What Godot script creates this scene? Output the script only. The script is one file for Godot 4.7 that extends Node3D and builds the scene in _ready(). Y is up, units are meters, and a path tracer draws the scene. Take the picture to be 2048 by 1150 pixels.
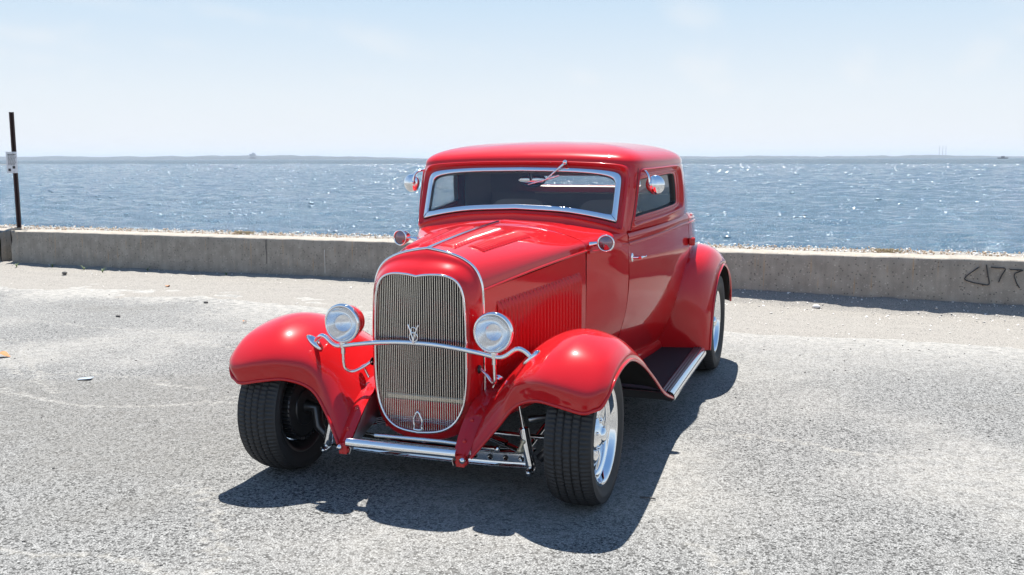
extends Node3D

# ---------------------------------------------------------------- mesh collector
class Mesher:
	var v := PackedVector3Array()
	var n := PackedVector3Array()
	var uv := PackedVector2Array()
	var uv2 := PackedVector2Array()
	var ix := PackedInt32Array()

	static func normals(rows: Array, wu := false, wv := false) -> PackedVector3Array:
		var R := rows.size()
		var C: int = rows[0].size()
		var p := PackedVector3Array()
		for r in rows: p.append_array(r)
		var nn := PackedVector3Array()
		nn.resize(R * C)
		for i in (R if wu else R - 1):
			var i2 := (i + 1) % R
			for j in (C if wv else C - 1):
				var j2 := (j + 1) % C
				var a := i * C + j
				var b := i * C + j2
				var c := i2 * C + j2
				var d := i2 * C + j
				var f := (p[c] - p[a]).cross(p[b] - p[d])
				nn[a] += f
				nn[b] += f
				nn[c] += f
				nn[d] += f
		for k in nn.size():
			nn[k] = nn[k].normalized() if nn[k].length_squared() > 1e-18 else Vector3.UP
		return nn

	# a smooth grid; with "inside" given the faces look away from that point
	func grid(rows: Array, wu := false, wv := false, inside = null, flip := false) -> void:
		var R := rows.size()
		var C: int = rows[0].size()
		var nn := normals(rows, wu, wv)
		var base := v.size()
		for r in rows: v.append_array(r)
		if inside != null:
			var s := 0.0
			for k in nn.size():
				s += nn[k].dot((v[base + k] - inside).normalized())
			flip = s < 0.0
		if flip:
			for k in nn.size(): nn[k] = -nn[k]
		n.append_array(nn)
		for i in R:
			for j in C:
				uv.append(Vector2(float(j) / C, float(i) / R))
		for i in (R if wu else R - 1):
			var i2 := (i + 1) % R
			for j in (C if wv else C - 1):
				var j2 := (j + 1) % C
				var a := base + i * C + j
				var b := base + i * C + j2
				var c := base + i2 * C + j2
				var d := base + i2 * C + j
				if flip: ix.append_array([a, c, b, a, d, c])
				else: ix.append_array([a, b, c, a, c, d])

	# sheet metal: the grid, its back at distance t, and the edges between
	func sheet(rows: Array, t: float, inside: Vector3, wv := false) -> void:
		var R := rows.size()
		var C: int = rows[0].size()
		var nn := normals(rows, false, wv)
		var s := 0.0
		for i in R:
			for j in C:
				s += nn[i * C + j].dot((rows[i][j] - inside).normalized())
		var k := -t if s >= 0.0 else t
		var back: Array = []
		for i in R:
			var q := PackedVector3Array()
			for j in C: q.append(rows[i][j] + nn[i * C + j] * k)
			back.append(q)
		grid(rows, false, wv, null, s < 0.0)
		grid(back, false, wv, null, s >= 0.0)
		grid([rows[0], back[0]], false, wv, null, s >= 0.0)
		grid([rows[R - 1], back[R - 1]], false, wv, null, s < 0.0)
		if not wv:
			for j in [0, C - 1]:
				var a := PackedVector3Array()
				var b := PackedVector3Array()
				for i in R:
					a.append(rows[i][j])
					b.append(back[i][j])
				grid([a, b], false, false, null, (s < 0.0) == (j == 0))

	# flat convex polygon looking away from "inside"
	func poly(pts: Array, inside: Vector3) -> void:
		var c := Vector3.ZERO
		for q in pts: c += q
		c /= pts.size()
		var nor := Vector3.ZERO
		for k in range(1, pts.size() - 1):
			nor += (pts[k + 1] - pts[0]).cross(pts[k] - pts[0])
		nor = nor.normalized()
		var flip := nor.dot(c - inside) < 0.0
		if flip: nor = -nor
		var base := v.size()
		for q in pts:
			v.append(q)
			n.append(nor)
			uv.append(Vector2(q.x, q.z))
		for k in range(1, pts.size() - 1):
			if flip: ix.append_array([base, base + k + 1, base + k])
			else: ix.append_array([base, base + k, base + k + 1])

	# box with chamfered edges
	func box(xf: Transform3D, size: Vector3, b := 0.003) -> void:
		var h := size * 0.5
		b = minf(b, minf(h.x, minf(h.y, h.z)) * 0.45)
		var P := func(sx: float, sy: float, sz: float, ax: int) -> Vector3:
			var q := Vector3(sx * (h.x - b), sy * (h.y - b), sz * (h.z - b))
			q[ax] = [sx, sy, sz][ax] * h[ax]
			return xf * q
		var o := xf.origin
		for s in [-1.0, 1.0]:
			poly([P.call(s, -1.0, -1.0, 0), P.call(s, 1.0, -1.0, 0), P.call(s, 1.0, 1.0, 0), P.call(s, -1.0, 1.0, 0)], o)
			poly([P.call(-1.0, s, -1.0, 1), P.call(1.0, s, -1.0, 1), P.call(1.0, s, 1.0, 1), P.call(-1.0, s, 1.0, 1)], o)
			poly([P.call(-1.0, -1.0, s, 2), P.call(1.0, -1.0, s, 2), P.call(1.0, 1.0, s, 2), P.call(-1.0, 1.0, s, 2)], o)
			for t in [-1.0, 1.0]:
				poly([P.call(s, t, -1.0, 0), P.call(s, t, 1.0, 0), P.call(s, t, 1.0, 1), P.call(s, t, -1.0, 1)], o)
				poly([P.call(s, -1.0, t, 0), P.call(s, 1.0, t, 0), P.call(s, 1.0, t, 2), P.call(s, -1.0, t, 2)], o)
				poly([P.call(-1.0, s, t, 1), P.call(1.0, s, t, 1), P.call(1.0, s, t, 2), P.call(-1.0, s, t, 2)], o)
				for w in [-1.0, 1.0]:
					poly([P.call(s, t, w, 0), P.call(s, t, w, 1), P.call(s, t, w, 2)], o)

	# round bar along a path; radius is a number or one per point
	func tube(path: Array, radius, sides := 10, closed := false, squash := 1.0) -> void:
		var N := path.size()
		var rows: Array = []
		var up := Vector3.UP
		var dir0: Vector3 = (path[1] - path[0]).normalized()
		if absf(dir0.dot(up)) > 0.9: up = Vector3.RIGHT
		for i in N:
			var d: Vector3
			if closed: d = path[(i + 1) % N] - path[(i + N - 1) % N]
			else: d = path[mini(i + 1, N - 1)] - path[maxi(i - 1, 0)]
			d = d.normalized()
			var s := d.cross(up).normalized()
			up = s.cross(d).normalized()
			var r: float = radius[i] if radius is Array else radius
			var ring := PackedVector3Array()
			for k in sides:
				var a := TAU * k / sides
				ring.append(path[i] + s * cos(a) * r + up * sin(a) * r * squash)
			rows.append(ring)
		var mid: Vector3 = path[0]
		grid(rows, closed, true, null, false)
		# make it look outward
		var base := v.size() - N * sides
		if n[base].dot(v[base] - mid) < 0.0:
			for k in range(base, v.size()): n[k] = -n[k]
			var cnt := (N if closed else N - 1) * sides * 6
			for k in range(ix.size() - cnt, ix.size(), 3):
				var w := ix[k + 1]
				ix[k + 1] = ix[k + 2]
				ix[k + 2] = w
		if not closed:
			poly(Array(rows[0]), path[1])
			poly(Array(rows[N - 1]), path[N - 2])

	# profile of (radius, height) turned about the y axis of xf
	func lathe(profile: Array, xf: Transform3D, segs := 32) -> void:
		var rows: Array = []
		for q in profile:
			var ring := PackedVector3Array()
			for k in segs:
				var a := TAU * k / segs
				ring.append(xf * Vector3(cos(a) * q.x, q.y, sin(a) * q.x))
			rows.append(ring)
		grid(rows, false, true, null, false)

	# flat outline (x, y) with thickness along z of xf
	func prism(outline: PackedVector2Array, depth: float, xf: Transform3D) -> void:
		var tri := Geometry2D.triangulate_polygon(outline)
		var h := depth * 0.5
		var N := outline.size()
		for s in [-1.0, 1.0]:
			for k in range(0, tri.size(), 3):
				var q: Array = []
				for m in 3: q.append(xf * Vector3(outline[tri[k + m]].x, outline[tri[k + m]].y, s * h))
				poly(q, q[0] * 0.334 + q[1] * 0.333 + q[2] * 0.333 - xf.basis.z * s)
		var cw := Geometry2D.is_polygon_clockwise(outline)
		for k in N:
			var a := outline[k]
			var b := outline[(k + 1) % N]
			var out := Vector2(b.y - a.y, a.x - b.x).normalized() * (1.0 if not cw else -1.0)
			var c := (a + b) * 0.5 - out * 0.01
			poly([xf * Vector3(a.x, a.y, -h), xf * Vector3(b.x, b.y, -h), xf * Vector3(b.x, b.y, h), xf * Vector3(a.x, a.y, h)], xf * Vector3(c.x, c.y, 0))

	func mesh() -> ArrayMesh:
		var a: Array = []
		a.resize(Mesh.ARRAY_MAX)
		a[Mesh.ARRAY_VERTEX] = v
		a[Mesh.ARRAY_NORMAL] = n
		a[Mesh.ARRAY_TEX_UV] = uv
		if uv2.size() == v.size(): a[Mesh.ARRAY_TEX_UV2] = uv2
		a[Mesh.ARRAY_INDEX] = ix
		var m := ArrayMesh.new()
		m.add_surface_from_arrays(Mesh.PRIMITIVE_TRIANGLES, a)
		return m

# ---------------------------------------------------------------- small helpers
func put(called: String, m, mat: Material, parent: Node = self, at = null) -> MeshInstance3D:
	var o := MeshInstance3D.new()
	o.name = numbered(called, parent)
	o.mesh = m.mesh() if m is Mesher else m
	o.material_override = mat
	parent.add_child(o, true)
	if at is Vector3: o.position = at
	elif at is Transform3D: o.transform = at
	return o

func numbered(called: String, parent: Node) -> String:
	if not parent.has_node(called): return called
	var k := 1
	while parent.has_node("%s_%03d" % [called, k]): k += 1
	return "%s_%03d" % [called, k]

func thing(called: String, at := Vector3.ZERO, turn := 0.0) -> Node3D:
	var o := Node3D.new()
	o.name = numbered(called, self)
	add_child(o, true)
	o.position = at
	o.rotation.y = turn
	return o

func tag(o: Node, label: String, category: String, group := "") -> void:
	o.set_meta("label", label)
	o.set_meta("category", category)
	if group: o.set_meta("group", group)

func cr(a, b, c, d, t: float):
	return 0.5 * (2.0 * b + (c - a) * t + (2.0 * a - 5.0 * b + 4.0 * c - d) * t * t + (3.0 * b - a - 3.0 * c + d) * t * t * t)

# smooth curve through points at parameter s in [0, n - 1]
func at_curve(p: Array, s: float):
	var k := clampi(int(floor(s)), 0, p.size() - 2)
	var a = p[k - 1] if k > 0 else 2.0 * p[0] - p[1]
	var d = p[k + 2] if k + 2 < p.size() else 2.0 * p[k + 1] - p[k]
	return cr(a, p[k], p[k + 1], d, s - k)

func curve(p: Array, m: int) -> Array:
	var out: Array = []
	for i in m: out.append(at_curve(p, float(i) / (m - 1) * (p.size() - 1)))
	return out

func pk(p: Array) -> PackedVector3Array:
	return PackedVector3Array(p)

# smooth surface through a net of points: nu rows, nv columns
func net(c: Array, nu: int, nv: int) -> Array:
	var wide: Array = []
	for r in c: wide.append(curve(r, nv))
	var rows: Array = []
	for i in nu:
		rows.append(PackedVector3Array())
	for j in nv:
		var col: Array = []
		for r in wide: col.append(r[j])
		var s := curve(col, nu)
		for i in nu: rows[i].append(s[i])
	return rows

func mx(rows: Array, s: float) -> Array:
	if s > 0: return rows
	var out: Array = []
	for r in rows:
		var q := PackedVector3Array()
		for p in r: q.append(Vector3(-p.x, p.y, p.z))
		out.append(q)
	return out

func mp(p: Array, s: float) -> Array:
	var out: Array = []
	for q in p: out.append(Vector3(q.x * s, q.y, q.z))
	return out

func lin(r: float, g: float, b: float, a := 1.0) -> Color:
	return Color(r, g, b, a).linear_to_srgb()

func mat(c: Color, rough: float, metal := 0.0, coat := 0.0) -> StandardMaterial3D:
	var m := StandardMaterial3D.new()
	m.albedo_color = c
	m.roughness = rough
	m.metallic = metal
	m.cull_mode = BaseMaterial3D.CULL_DISABLED
	if coat > 0.0:
		m.clearcoat_enabled = true
		m.clearcoat = coat
		m.clearcoat_roughness = 0.02
	return m

func noise_image(kind: int, freq: float, seed_: int, size: int, ret := 0, oct := 1) -> Image:
	var f := FastNoiseLite.new()
	f.noise_type = kind
	f.frequency = freq
	f.seed = seed_
	f.fractal_octaves = oct
	f.fractal_type = FastNoiseLite.FRACTAL_FBM if oct > 1 else FastNoiseLite.FRACTAL_NONE
	if kind == FastNoiseLite.TYPE_CELLULAR:
		f.cellular_return_type = ret
		f.cellular_jitter = 1.0
	# speckle needs no blended border: a cut through random grains does not show
	if kind == FastNoiseLite.TYPE_CELLULAR: return f.get_image(size, size, false, false)
	return f.get_seamless_image(size, size, false, false, 0.12)

func tex(im: Image) -> ImageTexture:
	return ImageTexture.create_from_image(im)

func normal_of(im: Image, strength: float) -> ImageTexture:
	var c: Image = im.duplicate()
	c.convert(Image.FORMAT_RGB8)
	c.bump_map_to_normal_map(strength)
	return ImageTexture.create_from_image(c)

func tri(m: StandardMaterial3D, scale_: float, world := true) -> void:
	m.uv1_triplanar = true
	m.uv1_world_triplanar = world
	m.uv1_scale = Vector3.ONE * scale_

var M := {}
var car: Node3D
const CAR_AT := Vector3(0, 0, -1.35)

func _ready() -> void:
	# ---- camera
	var cam := Camera3D.new()
	cam.name = "camera"
	add_child(cam)
	cam.position = Vector3(1.7100, 1.3947, 3.7220)
	cam.rotation_order = EULER_ORDER_YXZ
	cam.rotation = Vector3(-0.13226, 0.34416, -0.00215)
	cam.fov = 32.907
	cam.near = 0.05
	cam.far = 20000.0
	cam.current = true
	# ---- sky, exposure, haze
	var env := Environment.new()
	env.background_mode = Environment.BG_SKY
	var sky := Sky.new()
	sky.sky_material = make_sky()
	env.sky = sky
	env.background_energy_multiplier = 1.0
	env.tonemap_mode = Environment.TONE_MAPPER_LINEAR
	env.tonemap_exposure = 2.2
	env.fog_enabled = true
	env.fog_density = 0.00014
	env.fog_light_color = Color(0.86, 0.91, 0.97)
	env.sdfgi_enabled = true
	env.ssao_enabled = true
	env.ssil_enabled = true
	var we := WorldEnvironment.new()
	we.name = "world_environment"
	we.environment = env
	add_child(we)
	# ---- sun
	var sun := DirectionalLight3D.new()
	sun.name = "sun"
	sun.light_energy = 1.6
	sun.light_color = Color(1.0, 0.98, 0.945)
	sun.light_angular_distance = 0.5
	sun.shadow_enabled = true
	add_child(sun)
	sun.look_at_from_position(Vector3(-1.6, 10.0, -4.3), Vector3.ZERO, Vector3.RIGHT)
	make_materials()
	build_ground()
	build_sea()
	build_far_shore()
	build_seawall()
	build_sign_post()
	build_car()
	build_litter()

func make_sky() -> PanoramaSkyMaterial:
	var W := 1024
	var H := 512
	var stops := [[-90.0, Vector3(0.16, 0.17, 0.18)], [-4.0, Vector3(0.25, 0.28, 0.30)], [-0.3, Vector3(0.39, 0.405, 0.42)], [0.6, Vector3(0.405, 0.413, 0.422)], [3.5, Vector3(0.375, 0.405, 0.43)], [9.5, Vector3(0.265, 0.345, 0.425)],
		[20.0, Vector3(0.165, 0.255, 0.385)], [45.0, Vector3(0.085, 0.16, 0.30)], [90.0, Vector3(0.042, 0.11, 0.26)]]
	var wisp := FastNoiseLite.new()
	wisp.seed = 4
	wisp.frequency = 1.0
	wisp.fractal_octaves = 5
	var im := Image.create(W, H, false, Image.FORMAT_RGBF)
	for y in H:
		var el := 90.0 - (y + 0.5) / H * 180.0
		var c: Vector3 = stops[0][1]
		for k in stops.size() - 1:
			if el >= stops[k][0] and el <= stops[k + 1][0]:
				c = stops[k][1].lerp(stops[k + 1][1], (el - stops[k][0]) / (stops[k + 1][0] - stops[k][0]))
		for x in W:
			var d := c
			if el > 0.0 and el < 60.0:
				var a := TAU * x / W
				var e := deg_to_rad(el)
				# thin cirrus on a high sheet
				var px := cos(a) / (tan(e) + 0.06)
				var pz := sin(a) / (tan(e) + 0.06)
				var w := wisp.get_noise_2d(px * 0.35 + 3.0, pz * 1.1)
				var k := smoothstep(0.18, 0.6, w) * smoothstep(0.5, 4.0, el)
				d = d.lerp(Vector3(0.42, 0.425, 0.43), 0.35 * k)
			im.set_pixel(x, y, Color(d.x, d.y, d.z))
	var m := PanoramaSkyMaterial.new()
	m.panorama = tex(im)
	m.energy_multiplier = 1.0
	return m

func make_materials() -> void:
	# paint
	M.paint = mat(lin(0.50, 0.010, 0.013), 0.28, 0.0, 1.0)
	M.paint.metallic_specular = 0.10
	M.paint.clearcoat_roughness = 0.04
	M.chrome = mat(lin(0.86, 0.87, 0.88), 0.04, 1.0)
	M.brushed = mat(lin(0.80, 0.82, 0.85), 0.16, 1.0)
	M.polish = mat(lin(0.84, 0.85, 0.86), 0.08, 1.0)
	M.warm_bright = mat(lin(0.88, 0.855, 0.80), 0.12, 1.0)
	M.steel = mat(lin(0.45, 0.45, 0.46), 0.35, 1.0)
	M.dark_metal = mat(lin(0.09, 0.09, 0.095), 0.28, 0.7)
	M.rubber = mat(lin(0.029, 0.028, 0.028), 0.68)
	M.black = mat(lin(0.012, 0.012, 0.013), 0.5)
	M.liner = mat(lin(0.010, 0.010, 0.010), 0.9)
	M.gap = mat(lin(0.006, 0.004, 0.004), 0.9)
	M.mat_rubber = mat(lin(0.009, 0.009, 0.011), 0.75)
	M.rib = mat(lin(0.10, 0.10, 0.11), 0.35, 0.8)
	M.cloth = mat(lin(0.42, 0.40, 0.385), 0.9)
	M.cloth_dark = mat(lin(0.30, 0.29, 0.285), 0.9)
	M.reflector = mat(lin(0.88, 0.90, 0.92), 0.09, 1.0)
	M.cream = mat(lin(0.55, 0.53, 0.45), 0.5)
	M.wood_trim = mat(lin(0.35, 0.30, 0.18), 0.4)
	M.gold = mat(lin(0.62, 0.58, 0.45), 0.3, 0.6)
	M.radiator = mat(lin(0.006, 0.006, 0.007), 0.9)
	M.amber_dark = mat(lin(0.26, 0.17, 0.20), 0.05, 0.85, 0.5)
	var g := StandardMaterial3D.new()
	g.transparency = BaseMaterial3D.TRANSPARENCY_ALPHA
	g.albedo_color = Color(0.36, 0.41, 0.46, 0.15)
	g.roughness = 0.0
	g.metallic_specular = 0.5
	g.cull_mode = BaseMaterial3D.CULL_DISABLED
	M.glass = g
	var l := StandardMaterial3D.new()
	l.transparency = BaseMaterial3D.TRANSPARENCY_ALPHA
	l.albedo_color = Color(0.95, 0.97, 1.0, 0.05)
	l.roughness = 0.05
	l.cull_mode = BaseMaterial3D.CULL_DISABLED
	M.lens = l
	# concrete of the wall
	var cs := noise_image(FastNoiseLite.TYPE_SIMPLEX_SMOOTH, 0.012, 11, 1024, 0, 5)
	var grain := noise_image(FastNoiseLite.TYPE_SIMPLEX, 0.3, 16, 1024, 0, 2).get_data()
	var cp := noise_image(FastNoiseLite.TYPE_CELLULAR, 0.17, 12, 1024, FastNoiseLite.RETURN_DISTANCE).get_data()
	var cv := noise_image(FastNoiseLite.TYPE_CELLULAR, 0.17, 12, 1024, FastNoiseLite.RETURN_CELL_VALUE).get_data()
	var drip_ := FastNoiseLite.new()
	drip_.seed = 6
	drip_.frequency = 1.0
	drip_.fractal_octaves = 4
	var sb := cs.get_data()
	var out := PackedByteArray()
	out.resize(1024 * 1024 * 3)
	var hb := PackedByteArray()
	hb.resize(1024 * 1024)
	var streak := PackedFloat32Array()
	streak.resize(1024 * 16)
	for y in 16:
		for x in 1024:
			var a := TAU * x / 1024.0
			streak[y * 1024 + x] = drip_.get_noise_3d(cos(a) * 9.0, sin(a) * 9.0, y * 0.22)
	for k in 1024 * 1024:
		var s := sb[k] / 255.0
		var yy := (k >> 10) / 64.0
		var y0 := int(yy) & 15
		var y1 := (y0 + 1) & 15
		var x := k & 1023
		var st := lerpf(streak[y0 * 1024 + x], streak[y1 * 1024 + x], yy - int(yy))
		var lum := 0.575 + 0.12 * (s - 0.5) + 0.045 * st + 0.10 * (grain[k] / 255.0 - 0.5)
		var rust := clampf(st - 0.36, 0.0, 0.3)
		var pit := 0.0
		if cv[k] > 240 and cp[k] < 100:
			pit = (100 - cp[k]) / 100.0
			lum -= 0.34 * pit
		elif cv[k] < 14 and cp[k] < 90: lum += 0.09
		out[k * 3] = clampi(int((lum + 0.10 * rust) * 255.0), 0, 255)
		out[k * 3 + 1] = clampi(int((lum - 0.12 * rust) * 243.0), 0, 255)
		out[k * 3 + 2] = clampi(int((lum - 0.35 * rust) * 226.0), 0, 255)
		hb[k] = clampi(int((0.6 + 0.15 * (s - 0.5) + 0.1 * (grain[k] / 255.0 - 0.5) - 0.5 * pit) * 255.0), 0, 255)
	M.concrete = mat(Color(1, 1, 1), 0.92)
	M.concrete.albedo_texture = tex(Image.create_from_data(1024, 1024, false, Image.FORMAT_RGB8, out))
	M.concrete.normal_enabled = true
	M.concrete.normal_texture = normal_of(Image.create_from_data(1024, 1024, false, Image.FORMAT_L8, hb), 3.0)
	tri(M.concrete, 0.34)
	M.bin_paint = mat(lin(0.04, 0.04, 0.042), 0.9)
	M.shell = mat(lin(0.72, 0.69, 0.65), 0.6)
	M.shell_tan = mat(lin(0.42, 0.30, 0.20), 0.7)
	M.stone = mat(lin(0.10, 0.095, 0.09), 0.85)
	M.leaf = mat(lin(0.42, 0.14, 0.03), 0.7)
	M.weed = mat(lin(0.07, 0.11, 0.03), 0.7)
	M.weed.backlight_enabled = true
	M.weed.backlight = Color(0.15, 0.2, 0.05)
	M.straw = mat(lin(0.22, 0.17, 0.09), 0.85)

# ---------------------------------------------------------------- the ground
func ground_y(x: float, z: float) -> float:
	# the lot dips a little towards the wall on the right
	return -0.085 * smoothstep(-3.9, -5.8, z) * smoothstep(-1.5, 2.5, x)

func sand_height(x: float, z: float, f: FastNoiseLite) -> float:
	# drifted sand against the wall, thinning out over the asphalt
	var k := smoothstep(-3.6, -5.7, z)
	var drift := 0.045 * k + 0.018 * k * sin(x * 0.45 + 0.9)
	# banked up steeply against the wall itself, more so to the right
	drift += (0.03 + 0.08 * smoothstep(-2.0, 1.5, x)) * smoothstep(-5.70, -6.0, z)
	return ground_y(x, z) + drift - 0.011 + 0.014 * f.get_noise_2d(x * 1.0, z * 2.2) + 0.012 * f.get_noise_2d(x * 5.0 + 40.0, z * 7.0) * k

func build_ground() -> void:
	var S := 1024
	var cell := noise_image(FastNoiseLite.TYPE_CELLULAR, 0.115, 21, S, FastNoiseLite.RETURN_CELL_VALUE).get_data()
	var dist := noise_image(FastNoiseLite.TYPE_CELLULAR, 0.115, 21, S, FastNoiseLite.RETURN_DISTANCE2_SUB).get_data()
	var pits := noise_image(FastNoiseLite.TYPE_CELLULAR, 0.075, 24, S, FastNoiseLite.RETURN_CELL_VALUE).get_data()
	var pitd := noise_image(FastNoiseLite.TYPE_CELLULAR, 0.075, 24, S, FastNoiseLite.RETURN_DISTANCE).get_data()
	var soft := noise_image(FastNoiseLite.TYPE_SIMPLEX_SMOOTH, 0.012, 22, S, 0, 4).get_data()
	var grit := noise_image(FastNoiseLite.TYPE_SIMPLEX, 0.25, 23, S, 0, 2).get_data()
	var col := PackedByteArray()
	col.resize(S * S * 3)
	var hgt := PackedByteArray()
	hgt.resize(S * S)
	for k in S * S:
		var c := cell[k] / 255.0
		var d := dist[k] / 255.0
		var s := soft[k] / 255.0
		var q := grit[k] / 255.0
		var stone := smoothstep(0.0, 0.16, d)
		# stones of several greys in dusty binder, dark open pits between
		var lum := lerpf(0.17, 0.46 + 0.18 * c, stone)
		if c < 0.22: lum = lerpf(0.15, 0.30 + c * 0.8, stone)
		lum += 0.07 * (s - 0.5) + 0.16 * (q - 0.5)
		var h := 0.35 + 0.45 * stone * (0.5 + 0.5 * c) + 0.1 * q
		if pits[k] > 208 and pitd[k] < 105:
			var p := smoothstep(105.0, 50.0, float(pitd[k]))
			lum = lerpf(lum, 0.13, p)
			h -= 0.35 * p
		col[k * 3] = clampi(int(lum * 255.0), 0, 255)
		col[k * 3 + 1] = clampi(int(lum * 255.0), 0, 255)
		col[k * 3 + 2] = clampi(int(lum * 253.0), 0, 255)
		hgt[k] = clampi(int(h * 255.0), 0, 255)
	M.asphalt = mat(lin(0.80, 0.80, 0.795), 0.88)
	M.asphalt.albedo_texture = tex(Image.create_from_data(S, S, false, Image.FORMAT_RGB8, col))
	M.asphalt.normal_enabled = true
	M.asphalt.normal_texture = normal_of(Image.create_from_data(S, S, false, Image.FORMAT_L8, hgt), 2.5)
	M.asphalt.normal_scale = 0.7
	# dust, sanded cracks and worn patches over the whole lot (24 m square)
	var D := 1024
	var span := 24.0
	var dust := noise_image(FastNoiseLite.TYPE_SIMPLEX_SMOOTH, 0.006, 31, D, 0, 5).get_data()
	var fine := noise_image(FastNoiseLite.TYPE_SIMPLEX, 0.22, 32, D, 0, 2).get_data()
	var over := Image.create(D, D, false, Image.FORMAT_RGBA8)
	var ob := PackedByteArray()
	ob.resize(D * D * 4)
	for k in D * D:
		var t := dust[k] / 255.0
		var q := fine[k] / 255.0
		var light := smoothstep(0.52, 0.78, t)
		var zz := (k / D + 0.5) / D * span - 12.0
		var sanded := smoothstep(-2.3, -4.9, zz) * smoothstep(0.25, 0.62, t + 0.25 * smoothstep(-3.0, -4.6, zz) + 0.25 * (q - 0.5))
		light = maxf(light, 2.0 * sanded)
		var dark := smoothstep(0.46, 0.28, t)
		var a := 0.0
		var v := 160
		if light > 0.0: a = light * (0.12 + 0.36 * q)
		else:
			a = dark * (0.18 + 0.26 * q)
			v = 92
		ob[k * 4] = v
		ob[k * 4 + 1] = v - 3
		ob[k * 4 + 2] = v - 9
		ob[k * 4 + 3] = int(a * 255.0)
	over = Image.create_from_data(D, D, false, Image.FORMAT_RGBA8, ob)
	var rng := RandomNumberGenerator.new()
	rng.seed = 77
	var cracks := [[-7.0, -3.0, 5.0, 0.6], [-6.0, -1.6, 4.2, 0.25], [-8.0, -3.6, 6.0, 0.1], [1.0, -1.2, 6.0, 0.2], [1.9, -3.8, 3.2, 2.0], [2.2, -0.9, 4.0, 0.15], [-5.0, 0.2, 5.0, -0.35], [1.2, 0.3, 3.0, 0.9], [-2.0, 0.9, 4.0, 0.1], [2.6, -2.6, 5.0, 0.25], [-4.0, -2.2, 3.0, -0.4], [-1.0, 0.35, 2.0, 0.8]]
	for c in cracks:
		var p := Vector2(c[0], c[1])
		var ang: float = c[3]
		var step := 0.012
		var w := rng.randf_range(0.5, 1.5)
		for k in int(c[2] / step):
			ang += rng.randf_range(-0.16, 0.16) + (c[3] - ang) * 0.03
			p += Vector2(cos(ang), sin(ang)) * step
			if rng.randf() < 0.02: w = rng.randf_range(0.2, 1.9)
			var px := int((p.x + 12.0) / span * D)
			var py := int((p.y + 12.0) / span * D)
			for m in 2:
				var ox := px + int(round(rng.randfn(0.0, w * 0.95)))
				var oy := py + int(round(rng.randfn(0.0, w * 0.95)))
				if ox >= 0 and oy >= 0 and ox < D and oy < D and rng.randf() < 0.55:
					over.set_pixel(ox, oy, Color8(174, 170, 161, 62))
	M.asphalt.detail_enabled = true
	M.asphalt.detail_blend_mode = BaseMaterial3D.BLEND_MODE_MIX
	M.asphalt.detail_uv_layer = BaseMaterial3D.DETAIL_UV_2
	M.asphalt.detail_albedo = tex(over)
	var m := Mesher.new()
	var rows: Array = []
	var xs: Array = [-140.0, -80.0, -40.0, -20.0]
	for j in 49: xs.append(-14.0 + 0.5 * j)
	xs.append_array([16.0, 30.0, 60.0, 140.0])
	var zs: Array = []
	for i in 18: zs.append(-6.3 + 0.25 * i)
	zs.append_array([-1.0, 1.0, 4.0, 10.0, 30.0, 120.0])
	for z in zs:
		var r := PackedVector3Array()
		for x in xs: r.append(Vector3(x, ground_y(x, z), z))
		rows.append(r)
	m.grid(rows, false, false, Vector3(0, -5000, 0))
	m.uv.clear()
	for p in m.v:
		m.uv.append(Vector2(p.x, p.z).rotated(0.61) / 1.15)
		m.uv2.append(Vector2((p.x + 12.0) / span, (p.z + 12.0) / span))
	var o := put("asphalt_ground", m, M.asphalt)
	o.set_meta("kind", "structure")
	o.set_meta("label", "weathered grey asphalt of the car park with sanded cracks")
	# sand drifted along the foot of the wall
	var f := FastNoiseLite.new()
	f.seed = 5
	f.frequency = 0.9
	f.fractal_octaves = 3
	var sb := noise_image(FastNoiseLite.TYPE_SIMPLEX, 0.16, 41, 512, 0, 4)
	var sm := mat(Color(1, 1, 1), 0.95)
	var sd := sb.get_data()
	var spk := noise_image(FastNoiseLite.TYPE_CELLULAR, 0.3, 42, 512, FastNoiseLite.RETURN_CELL_VALUE).get_data()
	var so := PackedByteArray()
	so.resize(512 * 512 * 3)
	for k in 512 * 512:
		var lum := 0.515 + 0.2 * (sd[k] / 255.0 - 0.5)
		if spk[k] > 240: lum -= 0.2
		elif spk[k] < 12: lum += 0.1
		so[k * 3] = clampi(int(lum * 255.0), 0, 255)
		so[k * 3 + 1] = clampi(int(lum * 248.0), 0, 255)
		so[k * 3 + 2] = clampi(int(lum * 237.0), 0, 255)
	sm.albedo_texture = tex(Image.create_from_data(512, 512, false, Image.FORMAT_RGB8, so))
	sm.normal_enabled = true
	sm.normal_texture = normal_of(sb, 2.0)
	tri(sm, 0.9)
	M.sand = sm
	var s := Mesher.new()
	rows = []
	for i in 70:
		var r := PackedVector3Array()
		var z := -6.2 + 2.9 * i / 69.0
		for j in 420:
			var x := -14.0 + 24.0 * j / 419.0
			r.append(Vector3(x, sand_height(x, z, f), z))
		rows.append(r)
	s.grid(rows, false, false, Vector3(0, -5000, 0))
	o = put("sand_strip", s, sm)
	o.set_meta("kind", "structure")
	o.set_meta("label", "pale sand drifted along the foot of the sea wall")
	# beach behind the wall
	var b := Mesher.new()
	rows = []
	for i in 90:
		var r := PackedVector3Array()
		var z := -6.42 - 17.0 * pow(i / 89.0, 1.6)
		var d := -6.42 - z
		for j in 300:
			var x := -45.0 + 75.0 * j / 299.0
			var y := 0.452 + 0.014 * f.get_noise_2d(x * 2.0, z * 2.0) - maxf(0.0, d - 0.5) * 0.14
			r.append(Vector3(x, y, z))
		rows.append(r)
	b.grid(rows, false, false, Vector3(0, -5000, 0))
	o = put("beach", b, sm)
	o.set_meta("kind", "structure")
	o.set_meta("label", "sandy beach behind the sea wall")

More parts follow.
